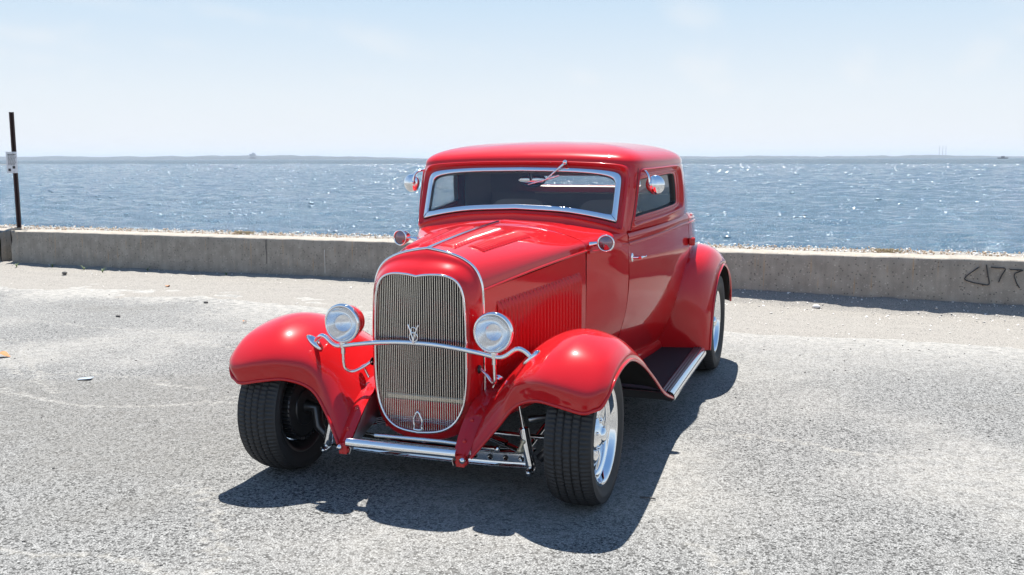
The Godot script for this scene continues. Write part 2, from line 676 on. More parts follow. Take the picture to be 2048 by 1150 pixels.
# ---------------------------------------------------------------- the sea and the far shore
const SEA_Y := -1.35

var ripple := FastNoiseLite.new()

func sea_wave(x: float, z: float) -> float:
	var f := ripple
	var far := clampf((-z - 17.0) / 250.0, 0.0, 1.0)
	var h := 0.11 * sin(z * 0.95 + 1.8 * f.get_noise_2d(x * 0.06, z * 0.05) * 3.0) * (0.5 + 0.9 * f.get_noise_2d(x * 0.10 + 9.0, z * 0.22))
	h += 0.16 * f.get_noise_2d(x * 0.16, z * 0.55 + 30.0) + 0.07 * f.get_noise_2d(x * 0.6 + 50.0, z * 1.5) + 0.03 * f.get_noise_2d(x * 1.7, z * 3.6 + 90.0)
	return h * lerpf(0.8, 1.04, far)

func build_sea() -> void:
	ripple.seed = 8
	ripple.frequency = 1.0
	ripple.fractal_octaves = 1
	var m := Mesher.new()
	var rows: Array = []
	var zs: Array = []
	var z := -17.0
	while z > -420.0:
		zs.append(z)
		z -= 0.16 * maxf(1.0, (-z) / 34.0)
	for zz in zs:
		var r := PackedVector3Array()
		for j in 380:
			var u := j / 379.0
			var x := lerpf(-22.0 + zz * 1.0, 14.0 - zz * 0.42, u)
			r.append(Vector3(x, SEA_Y + sea_wave(x, zz), zz))
		rows.append(r)
	m.grid(rows, false, false, Vector3(0, -5000, -200))
	# open water out to the horizon and to the sides
	var zl: float = zs[-1]
	rows = []
	for i in 24:
		var r := PackedVector3Array()
		var q := zl - 14000.0 * pow(i / 23.0, 2.5)
		for j in 31: r.append(Vector3(lerpf(-9000.0, 9000.0, j / 30.0), SEA_Y - 0.05, q))
		rows.append(r)
	var fm := Mesher.new()
	fm.grid(rows, false, false, Vector3(0, -50000, -200))
	rows = []
	for i in 20:
		var r := PackedVector3Array()
		var q := lerpf(-15.0, zl, i / 19.0)
		for j in 21: r.append(Vector3(lerpf(-2500.0, 2500.0, j / 20.0), SEA_Y - 0.6, q))
		rows.append(r)
	m.grid(rows, false, false, Vector3(0, -50000, -200))
	var w := mat(lin(0.055, 0.112, 0.165), 0.13)
	w.metallic_specular = 0.5
	w.normal_enabled = true
	w.normal_texture = normal_of(noise_image(FastNoiseLite.TYPE_SIMPLEX, 0.08, 61, 1024, 0, 3), 7.5)
	w.normal_scale = 1.3
	w.uv1_triplanar = true
	w.uv1_world_triplanar = true
	w.uv1_scale = Vector3(0.10, 0.10, 0.16)
	var w2: StandardMaterial3D = w.duplicate()
	w2.normal_scale = 3.0
	w2.roughness = 0.2
	w2.metallic_specular = 0.2
	w2.albedo_color = lin(0.055, 0.115, 0.165)
	w2.uv1_scale = Vector3(0.02, 0.02, 0.02)
	var fo := put("open_water", fm, w2)
	fo.set_meta("kind", "structure")
	fo.set_meta("label", "open water reaching to the horizon")
	var o := put("sea", m, w)
	o.set_meta("kind", "structure")
	o.set_meta("label", "rippled blue sea glinting in the sun behind the wall")
	# short steep wavelets riding on the swell: their curved faces catch the sun
	var cap := Mesher.new()
	var cr_: Array = []
	for i in 7:
		var t := 0.85 * i / 6.0
		var r := PackedVector3Array()
		for k in 12:
			var q := TAU * k / 12.0
			r.append(Vector3(cos(q) * sin(t) * 1.7, cos(t) - cos(0.85), sin(q) * sin(t)))
		cr_.append(r)
	cap.grid(cr_, false, true, Vector3(0, -3, 0))
	var glassy: StandardMaterial3D = w.duplicate()
	glassy.normal_enabled = false
	glassy.roughness = 0.24
	var rng := RandomNumberGenerator.new()
	rng.seed = 303
	var places: Array = []
	while places.size() < 3600:
		var d := 21.0 * pow(20.0, pow(rng.randf(), 0.8))
		var u := rng.randf()
		var zz := -d
		var x := lerpf(-6.0 + zz * 0.98, 6.0 - zz * 0.30, u)
		# gathered in patches along the crests, thinner to the right
		var patch := ripple.get_noise_2d(x * 0.05 + 70.0, zz * 0.12)
		if rng.randf() > 0.45 + 1.1 * patch - 0.42 * smoothstep(0.40, 0.85, u): continue
		var sz := 0.088 * (0.62 + d / 62.0) * rng.randf_range(0.5, 1.25)
		places.append(Transform3D(Basis(Vector3.UP, rng.randf_range(-0.35, 0.35)).scaled(Vector3(sz, sz, sz)), Vector3(x, SEA_Y + sea_wave(x, zz) - 0.004, zz)))
	scatter("sea_wavelets", cap.mesh(), glassy, places, "small glinting wavelets on the sea behind the wall")

func build_far_shore() -> void:
	var f := FastNoiseLite.new()
	f.seed = 15
	f.frequency = 1.0
	f.fractal_octaves = 4
	var hm := mat(lin(0.022, 0.034, 0.045), 0.95)
	var spans := [[-5200.0, -1350.0, -3300.0, 17.0, 5], [-1700.0, 900.0, -4300.0, 13.0, 9], [200.0, 2600.0, -5200.0, 9.0, 12]]
	for s in spans:
		var m := Mesher.new()
		var a := PackedVector3Array()
		var b := PackedVector3Array()
		var c := PackedVector3Array()
		var d := PackedVector3Array()
		for k in 161:
			var u := k / 160.0
			var x: float = lerpf(s[0], s[1], u)
			var z: float = s[2] + 90.0 * f.get_noise_2d(x * 0.002, s[4])
			var h: float = s[3] * (0.72 + 0.5 * f.get_noise_2d(x * 0.003, s[4] + 3.0) + 0.15 * f.get_noise_2d(x * 0.03, s[4])) * smoothstep(0.0, 0.07, u) * smoothstep(1.0, 0.8, u)
			a.append(Vector3(x, SEA_Y - 1.0, z + 60.0))
			b.append(Vector3(x, SEA_Y + h * 0.8, z + 40.0))
			c.append(Vector3(x, SEA_Y + h, z - 60.0))
			d.append(Vector3(x, SEA_Y - 2.0, z - 400.0))
		m.grid([a, b, c, d])
		for k in m.n.size():
			pass
		var o := put("far_hills", m, hm)
		o.set_meta("kind", "structure")
		o.set_meta("label", "low hazy wooded shore across the water")

# ---------------------------------------------------------------- sea wall
func wall_mesh(x0: float, x1: float, seed_: int, rough_end: bool) -> Mesher:
	var f := FastNoiseLite.new()
	f.seed = seed_
	f.frequency = 1.0
	f.fractal_octaves = 3
	var prof := [Vector2(-0.01, -0.15), Vector2(0.0, 0.0), Vector2(0.0, 0.12), Vector2(0.0, 0.25), Vector2(-0.002, 0.38), Vector2(-0.004, 0.452), Vector2(-0.012, 0.466), Vector2(-0.028, 0.472), Vector2(-0.12, 0.474), Vector2(-0.25, 0.474), Vector2(-0.36, 0.472), Vector2(-0.375, 0.462), Vector2(-0.38, 0.44), Vector2(-0.38, -0.3)]
	var m := Mesher.new()
	var rows: Array = []
	var N := int((x1 - x0) / 0.04)
	for i in N + 1:
		var r := PackedVector3Array()
		var x := lerpf(x0, x1, float(i) / N)
		var e := 0.0
		if rough_end: e = exp(-absf(x - x1) * 5.0) if x1 < -8.0 else exp(-absf(x - x0) * 6.0)
		for k in prof.size():
			var p: Vector2 = prof[k]
			var edge := 1.0 if k >= 4 and k <= 11 else 0.25
			var chip := 0.006 * f.get_noise_2d(x * 3.0, k * 0.7) * edge + 0.004 * f.get_noise_2d(x * 14.0, k * 3.0) * edge
			var chew := e * (0.05 * f.get_noise_2d(x * 9.0, k * 1.3) - 0.02) * edge
			r.append(Vector3(x, p.y + chip + chew, -6.0 + p.x + chip * 0.8 + chew * 0.8))
		rows.append(r)
	m.grid(rows, false, false, Vector3((x0 + x1) * 0.5, 0.2, -6.2))
	m.poly(Array(rows[0]), Vector3(x0 + 1.0, 0.2, -6.2))
	m.poly(Array(rows[N]), Vector3(x1 - 1.0, 0.2, -6.2))
	return m

func build_seawall() -> void:
	var w := thing("concrete_sea_wall", Vector3(0, 0, -6.0))
	tag(w, "long low grey concrete sea wall between the car and the sea", "wall")
	put("wall_body", wall_mesh(-8.72, 9.0, 3, true), M.concrete, w, Vector3(0, 0, 6.0))
	# sprayed black scrawl near the right end of the view
	var strokes := [
		[Vector2(2.74, 0.40), Vector2(2.60, 0.30), Vector2(2.66, 0.265), Vector2(2.80, 0.245), Vector2(2.86, 0.25), Vector2(2.84, 0.34), Vector2(2.82, 0.425)],
		[Vector2(2.87, 0.405), Vector2(2.94, 0.40), Vector2(3.02, 0.395), Vector2(2.985, 0.33), Vector2(2.96, 0.27)],
		[Vector2(3.07, 0.39), Vector2(3.20, 0.385), Vector2(3.12, 0.35), Vector2(3.14, 0.28), Vector2(3.18, 0.225)]]
	for s in strokes:
		var m := Mesher.new()
		var p: Array = []
		for q in s: p.append(Vector3(q.x * 0.78 + 0.60, q.y, 0.0055))
		m.tube(curve(p, 28), 0.0120, 8, false, 0.35)
		var o := put("graffiti_stroke", m, M.bin_paint, w)
		o.set_meta("label", "black sprayed scrawl on the wall face")
	# a pale drip and a hairline crack on the face
	var d := Mesher.new()
	d.tube([Vector3(-4.05, 0.36, 0.004), Vector3(-4.052, 0.28, 0.004), Vector3(-4.048, 0.15, 0.004), Vector3(-4.05, 0.09, 0.004)], 0.008, 6, false, 0.3)
	put("white_paint_drip", d, M.shell, w)
	d = Mesher.new()
	d.tube([Vector3(-4.83, 0.455, 0.001), Vector3(-4.835, 0.36, 0.001), Vector3(-4.825, 0.27, 0.001), Vector3(-4.83, 0.17, 0.001)], 0.006, 6, false, 0.5)
	put("crack", d, M.stone, w)
	var l := thing("concrete_wall_stub", Vector3(-9.6, 0, -6.0))
	tag(l, "short broken end of concrete wall left of the gap by the sign post", "wall")
	put("wall_body", wall_mesh(-16.0, -8.92, 7, true), M.concrete, l, Vector3(9.6, 0, 6.0))

func build_sign_post() -> void:
	var p := thing("sign_post", Vector3(-9.08, 0.36, -6.5), 0.25)
	tag(p, "rusty dark steel post with a small white notice behind the wall", "sign post")
	# folded channel section
	var m := Mesher.new()
	var rust := mat(lin(0.055, 0.032, 0.030), 0.75, 0.2)
	var o := PackedVector2Array([Vector2(-0.034, -0.014), Vector2(-0.018, -0.014), Vector2(-0.012, 0.016), Vector2(0.012, 0.016), Vector2(0.018, -0.014), Vector2(0.034, -0.014), Vector2(0.034, -0.009), Vector2(0.022, -0.009), Vector2(0.016, 0.021), Vector2(-0.016, 0.021), Vector2(-0.022, -0.009), Vector2(-0.034, -0.009)])
	m.prism(o, 1.78, Transform3D(Basis(Vector3.RIGHT, -PI / 2), Vector3(0, 0.77, 0)))
	put("post", m, rust, p)
	var s := Mesher.new()
	s.box(Transform3D(Basis(Vector3.UP, 0.35), Vector3(-0.02, 0.99, 0.045)), Vector3(0.135, 0.285, 0.003), 0.001)
	var sign_ := put("notice_plate", s, mat(lin(0.62, 0.63, 0.66), 0.5), p)
	# rows of small print and two pictograms
	var ink := Mesher.new()
	var rng := RandomNumberGenerator.new()
	rng.seed = 2
	var b := Basis(Vector3.UP, 0.35)
	var at := func(x: float, y: float) -> Vector3: return Vector3(-0.02, 0.99, 0.045) + b * Vector3(x, y, 0.003)
	for k in 9:
		var y := 0.105 - k * 0.017
		var x := -0.045
		while x < 0.04:
			var w := rng.randf_range(0.008, 0.02)
			ink.box(Transform3D(b, at.call(x + w * 0.5, y)), Vector3(w, 0.008 if k else 0.013, 0.0012), 0.0003)
			x += w + 0.006
	for q in [Vector2(-0.032, -0.10), Vector2(0.022, -0.065)]:
		ink.box(Transform3D(b, at.call(q.x, q.y)), Vector3(0.032, 0.036, 0.0012), 0.0003)
	put("small_print", ink, M.bin_paint, sign_)
	for y in [0.125, -0.125]:
		var bolt := Mesher.new()
		bolt.lathe([Vector2(0.007, 0.0), Vector2(0.006, 0.004), Vector2(0.0, 0.005)], Transform3D(b * Basis(Vector3.RIGHT, PI / 2), at.call(0.02, y)), 8)
		put("bolt", bolt, M.steel, sign_)

# ---------------------------------------------------------------- the car
# built in its own frame: x to its left, z to its front, the front axle over z = 0
func cput(called: String, m: Mesher, material: Material, parent: Node = null) -> MeshInstance3D:
	if parent == null or parent == car: return put(called, m, material, car, -CAR_AT)
	return put(called, m, material, parent)

# outline of the greenhouse: half of it from the middle of the windscreen (0) round to the middle of the back (12)
var sill := [Vector3(0, 1.140, -1.078), Vector3(0.28, 1.125, -1.084), Vector3(0.49, 1.088, -1.098), Vector3(0.562, 1.062, -1.128), Vector3(0.596, 1.050, -1.195), Vector3(0.622, 1.054, -1.33), Vector3(0.668, 1.062, -1.63), Vector3(0.705, 1.076, -1.95), Vector3(0.712, 1.086, -2.16), Vector3(0.67, 1.09, -2.43), Vector3(0.54, 1.09, -2.58), Vector3(0.30, 1.09, -2.64), Vector3(0, 1.09, -2.66)]
var drip := [Vector3(0, 1.408, -1.215), Vector3(0.28, 1.405, -1.220), Vector3(0.49, 1.396, -1.232), Vector3(0.570, 1.388, -1.258), Vector3(0.610, 1.384, -1.315), Vector3(0.637, 1.383, -1.43), Vector3(0.668, 1.386, -1.66), Vector3(0.694, 1.392, -1.95), Vector3(0.690, 1.392, -2.12), Vector3(0.64, 1.388, -2.34), Vector3(0.50, 1.385, -2.46), Vector3(0.28, 1.385, -2.51), Vector3(0, 1.385, -2.53)]

func house(s: float, t: float) -> Vector3:
	var sg := 1.0
	if s < 0.0:
		s = -s
		sg = -sg
	if s > 12.0:
		s = 24.0 - s
		sg = -sg
	var a: Vector3 = at_curve(sill, s)
	var b: Vector3 = at_curve(drip, s)
	var p := a.lerp(b, t)
	var bow := 0.012 * 4.0 * t * (1.0 - t) * smoothstep(3.0, 5.0, s)
	p.x += bow
	p.x *= sg
	return p

func house_n(s: float, t: float) -> Vector3:
	var ds := house(s + 0.02, t) - house(s - 0.02, t)
	var dt := house(s, t + 0.02) - house(s, t - 0.02)
	var n := dt.cross(ds).normalized()
	var p := house(s, t)
	if n.dot(p - Vector3(0, p.y, -1.85)) < 0.0: n = -n
	return n

func hp(q: Vector2, off: float) -> Vector3:
	return house(q.x, q.y) + house_n(q.x, q.y) * off

# a loop of (s, t) pairs: a four-sided field with rounded corners; power as how square it is (top, bottom)
func quad_loop(a: Vector2, b: Vector2, c: Vector2, d: Vector2, top: float, low: float, N := 96) -> Array:
	var out: Array = []
	for k in N:
		var th := TAU * k / N
		var x := cos(th)
		var y := sin(th)
		var pw := top if y > 0.0 else low
		var r := pow(pow(absf(x), pw) + pow(absf(y), pw), -1.0 / pw)
		x = x * r * 0.5 + 0.5
		y = y * r * 0.5 + 0.5
		out.append(a.lerp(b, x).lerp(d.lerp(c, x), y))
	return out

func loop3(l: Array, off: float) -> PackedVector3Array:
	var r := PackedVector3Array()
	for q in l: r.append(hp(q, off))
	return r

func lerp_loop(a: Array, b: Array, t: float) -> Array:
	var r: Array = []
	for k in a.size(): r.append(a[k].lerp(b[k], t))
	return r

func dense(loops: Array, between: int) -> Array:
	# smooth rows through loops of points
	var rows: Array = []
	for i in (loops.size() - 1) * between + 1:
		var s := float(i) / between
		var r := PackedVector3Array()
		for k in loops[0].size():
			var col: Array = []
			for l in loops: col.append(l[k])
			r.append(at_curve(col, s))
		rows.append(r)
	return rows

func build_car() -> void:
	car = thing("hot_rod_coupe", CAR_AT + Vector3(0, -0.028, 0))
	tag(car, "shiny red chopped vintage hot rod coupe with chrome grille on the asphalt", "car")
	build_front()
	build_hood()
	build_cowl_and_body()
	build_greenhouse()
	build_interior()
	for s in [1.0, -1.0]:
		build_front_fender(s)
		build_rear_fender(s)
		build_running_board(s)
		build_wheel(s, true)
		build_wheel(s, false)
		build_lamps(s)
		build_door_bits(s)
	build_chassis()

# half outlines from the middle of the bottom to the middle of the top
var grille_out := [Vector2(0, 0.283), Vector2(0.07, 0.288), Vector2(0.12, 0.303), Vector2(0.16, 0.335), Vector2(0.19, 0.39), Vector2(0.204, 0.46), Vector2(0.209, 0.56), Vector2(0.208, 0.68), Vector2(0.205, 0.78), Vector2(0.198, 0.86), Vector2(0.18, 0.912), Vector2(0.15, 0.938), Vector2(0.11, 0.949), Vector2(0.07, 0.9505), Vector2(0.03, 0.9475), Vector2(0, 0.942)]
var shell_out := [Vector2(0, 0.246), Vector2(0.08, 0.250), Vector2(0.14, 0.266), Vector2(0.19, 0.305), Vector2(0.222, 0.37), Vector2(0.236, 0.46), Vector2(0.241, 0.56), Vector2(0.241, 0.68), Vector2(0.239, 0.78), Vector2(0.234, 0.868), Vector2(0.216, 0.930), Vector2(0.18, 0.970), Vector2(0.13, 0.990), Vector2(0.08, 0.998), Vector2(0.035, 1.0), Vector2(0, 1.0)]
var band_out := [Vector2(0, 0.25), Vector2(0.08, 0.255), Vector2(0.15, 0.27), Vector2(0.205, 0.31), Vector2(0.238, 0.375), Vector2(0.248, 0.46), Vector2(0.250, 0.56), Vector2(0.250, 0.68), Vector2(0.250, 0.78), Vector2(0.248, 0.868), Vector2(0.238, 0.922), Vector2(0.212, 0.970), Vector2(0.166, 1.004), Vector2(0.11, 1.025), Vector2(0.05, 1.038), Vector2(0, 1.046)]

func grille_z(x: float) -> float:
	return 0.118 - 0.032 * pow(absf(x) / 0.21, 1.5)

# the closed loop of a half outline, n points a side, with z from a function
func ring(half: Array, n: int, zf: Callable) -> PackedVector3Array:
	var c := curve(half, n)
	var r := PackedVector3Array()
	for q in c: r.append(Vector3(q.x, q.y, zf.call(q)))
	for k in range(n - 2, 0, -1): r.append(Vector3(-c[k].x, c[k].y, zf.call(c[k])))
	return r

func build_front() -> void:
	var n := 46
	# painted shell
	var zo := func(q: Vector2) -> float: return grille_z(q.x)
	var zs := func(q: Vector2) -> float: return lerpf(grille_z(q.x) - 0.026, 0.052 - 0.02 * absf(q.x) / 0.2, smoothstep(0.80, 0.99, q.y))
	var a := ring(grille_out, n, zo)
	var b := ring(shell_out, n, zs)
	var c := ring(band_out, n, func(q: Vector2) -> float: return 0.008)
	var loops: Array = [PackedVector3Array(), a, PackedVector3Array(), b, PackedVector3Array(), c]
	for k in a.size():
		loops[0].append(a[k] + Vector3(0, 0, -0.03))
		loops[2].append(a[k].lerp(b[k], 0.5) + Vector3(0, 0, 0.006))
		loops[4].append(b[k].lerp(c[k], 0.55) + Vector3(b[k].x, b[k].y - 0.65, 0).normalized() * 0.004)
	var m := Mesher.new()
	m.grid(dense(loops.slice(1), 4), false, true, Vector3(0, 0.64, -0.3))
	m.grid([loops[0], loops[1]], false, true, Vector3(0, 0.64, 0.4))
	var shell := cput("grille_shell", m, M.paint)
	# bright moulding round the opening
	m = Mesher.new()
	var pa: Array = []
	for q in a: pa.append(q + Vector3(0, 0, 0.004))
	m.tube(pa, 0.0052, 8, true)
	put("opening_moulding", m, M.chrome, shell)
	# bars of the insert
	var g := cput("grille_frame", Mesher.new(), M.chrome) if false else null
	var outline := curve(grille_out, 120)
	var gr := Node3D.new()
	gr.name = "grille_insert"
	car.add_child(gr)
	gr.position = -CAR_AT
	for k in 43:
		var x := -0.2005 + 0.4 * k / 42.0
		var lo := 2.0
		var hi := -2.0
		for i in outline.size() - 1:
			var p: Vector2 = outline[i]
			var q: Vector2 = outline[i + 1]
			if (p.x - absf(x)) * (q.x - absf(x)) <= 0.0 and p.x != q.x:
				var y := lerpf(p.y, q.y, (absf(x) - p.x) / (q.x - p.x))
				lo = minf(lo, y)
				hi = maxf(hi, y)
		if hi < lo: continue
		var bm := Mesher.new()
		var z := grille_z(x) - 0.008
		var r := 0.0018
		bm.tube([Vector3(x, lo - 0.004, z), Vector3(x, (lo + hi) * 0.5, z), Vector3(x, hi + 0.004, z)], r, 8)
		put("grille_bar", bm, M.warm_bright, gr)
	# crank hole surround
	m = Mesher.new()
	var cp := [Vector3(0, 0.372, 0), Vector3(0.013, 0.352, 0), Vector3(0.0195, 0.330, 0), Vector3(0.016, 0.310, 0), Vector3(0.019, 0.297, 0), Vector3(0, 0.294, 0), Vector3(-0.019, 0.297, 0), Vector3(-0.016, 0.310, 0), Vector3(-0.0195, 0.330, 0), Vector3(-0.013, 0.352, 0)]
	var dn: Array = []
	for k in 40:
		var s := k / 4.0
		var i := int(s) % 10
		dn.append(cr(cp[(i + 9) % 10], cp[i], cp[(i + 1) % 10], cp[(i + 2) % 10], s - int(s)) + Vector3(0, 0, 0.124))
	m.tube(dn, 0.0045, 8, true)
	put("crank_hole_trim", m, M.chrome, gr)
	# radiator behind the bars, its bright lower strap and the apron below it
	m = Mesher.new()
	for k in 1:
		m.box(Transform3D(Basis.IDENTITY, Vector3(0, 0.68, 0.02)), Vector3(0.42, 0.50, 0.05), 0.004)
	var rad := cput("radiator", m, M.radiator)
	var fin := Mesher.new()
	for k in 26:
		fin.box(Transform3D(Basis.IDENTITY, Vector3(0, 0.445 + k * 0.0185, 0.046)), Vector3(0.40, 0.002, 0.004), 0.0005)
	put("cooling_fins", fin, M.radiator, rad)
	m = Mesher.new()
	m.box(Transform3D(Basis.IDENTITY, Vector3(0.01, 0.415, 0.052)), Vector3(0.37, 0.022, 0.02), 0.004)
	cput("radiator_strap", m, M.gold)
	m = Mesher.new()
	m.box(Transform3D(Basis(Vector3.RIGHT, 0.12), Vector3(0, 0.34, 0.060)), Vector3(0.37, 0.13, 0.006), 0.003)
	cput("front_apron", m, M.paint)
	# chrome band between shell and hood
	m = Mesher.new()
	var half := curve(band_out, 60)
	var bp: Array = []
	for q in half:
		if q.y > 0.375 and q.x > 0.0: bp.append(Vector3(q.x + 0.001, q.y + 0.002, 0.004 - 0.02 * smoothstep(0.8, 0.4, q.y)))
	var all: Array = bp.duplicate()
	all.append(Vector3(0, 1.049, 0.004))
	for k in range(bp.size() - 1, -1, -1): all.append(Vector3(-bp[k].x, bp[k].y, bp[k].z))
	m.tube(all, 0.0062, 8)
	cput("hood_band", m, M.chrome)
	# black grommets for the lamp leads
	for s in [1.0, -1.0]:
		m = Mesher.new()
		m.lathe([Vector2(0.0, 0.008), Vector2(0.009, 0.009), Vector2(0.016, 0.005), Vector2(0.018, 0.0)], Transform3D(Basis(Vector3.BACK, -s * PI / 2), Vector3(s * 0.247, 0.555, 0.045)), 16)
		cput("lead_grommet", m, M.black)
		m = Mesher.new()
		m.lathe([Vector2(0.0, 0.012), Vector2(0.016, 0.010), Vector2(0.022, 0.002), Vector2(0.020, 0.0), Vector2(0.006, -0.003), Vector2(0.006, -0.05)], Transform3D(Basis(Vector3.BACK, -s * 0.5), Vector3(s * 0.315, 0.515, 0.0)), 14)
		cput("hood_latch", m, M.chrome)

# hood sections at a given share from the band (0) to the cowl (1)
var hood_f := [Vector2(0.2485, 0.882), Vector2(0.240, 0.925), Vector2(0.213, 0.972), Vector2(0.167, 1.005), Vector2(0.11, 1.026), Vector2(0.05, 1.039), Vector2(0, 1.046)]
var hood_r := [Vector2(0.458, 0.975), Vector2(0.447, 1.008), Vector2(0.408, 1.030), Vector2(0.31, 1.061), Vector2(0.20, 1.085), Vector2(0.09, 1.099), Vector2(0, 1.104)]

func hood_point(u: float, w: float) -> Vector3:
	# u: 0 side edge .. 6 centre; w: 0 front .. 1 back
	var a: Vector2 = at_curve(hood_f, u)
	var b: Vector2 = at_curve(hood_r, u)
	var p := a.lerp(b, w)
	return Vector3(p.x, p.y + 0.006 * sin(PI * w), lerpf(0.0, -0.846, w))

func hood_side_x(y: float, w: float) -> float:
	return lerpf(0.2495, 0.457, w) - 0.004 * pow((y - 0.7) / 0.3, 2.0) + 0.004 * sin(PI * w)

func build_hood() -> void:
	for s in [1.0, -1.0]:
		var rows: Array = []
		for i in 30:
			var r := PackedVector3Array()
			for j in 25: r.append(hood_point(j / 24.0 * 5.96, i / 29.0))
			rows.append(r)
		var m := Mesher.new()
		m.sheet(mx(rows, s), 0.003, Vector3(0, 0.5, -0.4))
		var top := cput("hood_top", m, M.paint)
		# bead along the lower edge of the top
		m = Mesher.new()
		var p: Array = []
		for i in 20:
			var q := hood_point(0.0, i / 19.0)
			p.append(Vector3((q.x + 0.001) * s, q.y - 0.002, q.z))
		m.tube(p, 0.0058, 8)
		put("bead", m, M.paint, top)
		# side panel
		rows = []
		for i in 24:
			var r := PackedVector3Array()
			var w := i / 23.0
			var yt := lerpf(0.876, 0.969, w)
			for j in 14:
				var y := lerpf(yt, lerpf(0.36, 0.40, w), j / 13.0)
				r.append(Vector3(hood_side_x(y, w), y, lerpf(-0.004, -0.846, w)))
			rows.append(r)
		m = Mesher.new()
		m.sheet(mx(rows, s), 0.003, Vector3(0, 0.6, -0.4))
		var side := cput("hood_side", m, M.paint)
		# pressed louvres of the side
		var hgt := 0.30
		var lm := Mesher.new()
		var lr: Array = []
		for j in 15:
			var v := j / 14.0
			var cap := pow(1.0 - pow(absf(2.0 * v - 1.0), 9.0), 0.6)
			var r := PackedVector3Array()
			for i in 7:
				var u := i / 6.0
				var rise: float = [0.0, 0.0035, 0.008, 0.013, 0.0165, 0.0145, -0.001][i]
				r.append(Vector3(-0.003 + (rise + 0.003) * cap, hgt * (v - 0.5) * (1.0 if i < 6 else 0.985), -0.0200 * u + 0.004 * (1.0 - cap)))
			lr.append(r)
		lm.grid(mx(lr, s), false, false, Vector3(-s, 0, 0))
		var lmesh := lm.mesh()
		var N := 25
		for k in N:
			var w := lerpf(0.125, 0.905, k / float(N - 1))
			var yc := lerpf(0.668, 0.722, w)
			var o := MeshInstance3D.new()
			o.name = "louvre" if k == 0 else "louvre_%03d" % k
			o.mesh = lmesh
			o.material_override = M.paint
			side.add_child(o)
			o.position = Vector3(s * (hood_side_x(yc, w) + 0.0008), yc, lerpf(0.0, -0.85, w) + 0.008)
			o.rotation.y = s * -0.24
			o.scale.y = lerpf(0.97, 1.06, w)
		# pressed louvres of the top, two rows a side
		for row in 2:
			for k in 18:
				var w := lerpf(0.115 + 0.09 * row, 0.70, k / 17.0)
				var uc: float = [5.05, 3.65][row]
				var c := hood_point(uc, w)
				var e := hood_point(uc + 0.2, w) - hood_point(uc - 0.2, w)
				var f := hood_point(uc, w + 0.02) - hood_point(uc, w - 0.02)
				var ax := -e.normalized()
				var az := -f.normalized()
				var ay := az.cross(ax).normalized()
				var width := lerpf(0.075, 0.105, w)
				var t := Mesher.new()
				var tr: Array = []
				for j in 9:
					var v := j / 8.0
					var cap := pow(1.0 - pow(absf(2.0 * v - 1.0), 6.0), 0.6)
					var r := PackedVector3Array()
					for i in 5:
						var rise: float = [0.0, 0.0045, 0.0095, 0.0100, -0.001][i]
						var q: Vector3 = c + ax * width * (v - 0.5) + ay * (rise * cap - 0.0004 + 0.0008) - az * (lerpf(0.021, 0.017, row) * [0.0, 0.35, 0.78, 0.94, 1.0][i] - 0.009)
						r.append(Vector3(q.x * s, q.y, q.z))
					tr.append(r)
				t.grid(tr, false, false, Vector3(c.x * s, c.y - 0.3, c.z))
				put("top_louvre", t, M.paint, top)
	# bright hinge down the middle
	var h := Mesher.new()
	var hpnt: Array = []
	for i in 16:
		var q := hood_point(6.0, lerpf(0.012, 0.998, i / 15.0))
		hpnt.append(q + Vector3(0, 0.003, 0))
	h.tube(hpnt, 0.0085, 10, false, 0.7)
	cput("hood_hinge", h, M.polish)

# half width of the body at the belt, and the heights of belt and sill along z
func body_x(z: float) -> float:
	var k := [[-0.85, 0.458], [-1.0, 0.512], [-1.2, 0.578], [-1.5, 0.638], [-1.8, 0.684], [-2.05, 0.708], [-2.3, 0.722], [-2.6, 0.690], [-2.9, 0.595], [-3.15, 0.47], [-3.35, 0.30], [-3.45, 0.16]]
	return key_at(k, z)

func key_at(k: Array, z: float) -> float:
	var up: bool = k[1][0] > k[0][0]
	for i in k.size() - 1:
		var lo: float = k[i][0]
		var hi: float = k[i + 1][0]
		if (up and z <= hi) or (not up and z >= hi) or i == k.size() - 2:
			var t := clampf((z - lo) / (hi - lo), 0.0, 1.0)
			var a: float = k[i - 1][1] if i > 0 else k[i][1]
			var d: float = k[i + 2][1] if i + 2 < k.size() else k[i + 1][1]
			return cr(a, k[i][1], k[i + 1][1], d, t)
	return 0.0

func belt_y(z: float) -> float:
	return key_at([[-0.85, 0.965], [-1.2, 0.982], [-1.6, 1.003], [-2.1, 1.030], [-2.6, 1.02], [-3.0, 0.90], [-3.3, 0.70], [-3.45, 0.55]], z)

func sill_y(z: float) -> float:
	return key_at([[-1.0, 1.046], [-1.2, 1.052], [-1.6, 1.066], [-2.1, 1.086], [-2.3, 1.076], [-2.65, 1.055], [-3.0, 0.97], [-3.3, 0.76], [-3.45, 0.58]], z)

func side_rows(z0: float, z1: float, nz: int) -> Array:
	var rows: Array = []
	for i in nz:
		var z := lerpf(z0, z1, i / float(nz - 1))
		var X := body_x(z)
		var b := belt_y(z)
		var t := sill_y(z)
		var low := clampf((z + 2.0) / -0.9, 0.0, 1.0)
		var base := 0.32 + 0.10 * smoothstep(-2.6, -3.4, z)
		var h := b - base
		var p := [Vector3(X - 0.014, t + 0.008, z), Vector3(X + 0.007, lerpf(b, t, 0.58), z), Vector3(X + 0.006, b + 0.016, z), Vector3(X + 0.006, b - 0.016, z), Vector3(X + 0.012, base + h * 0.83, z), Vector3(X + 0.012, base + h * 0.66, z), Vector3(X - 0.004, base + h * 0.46, z), Vector3(X - 0.038, base + h * 0.27, z), Vector3(X - 0.085, base + h * 0.11, z), Vector3(X - 0.125, base, z)]
		rows.append(pk(curve(p, 36)))
	return rows

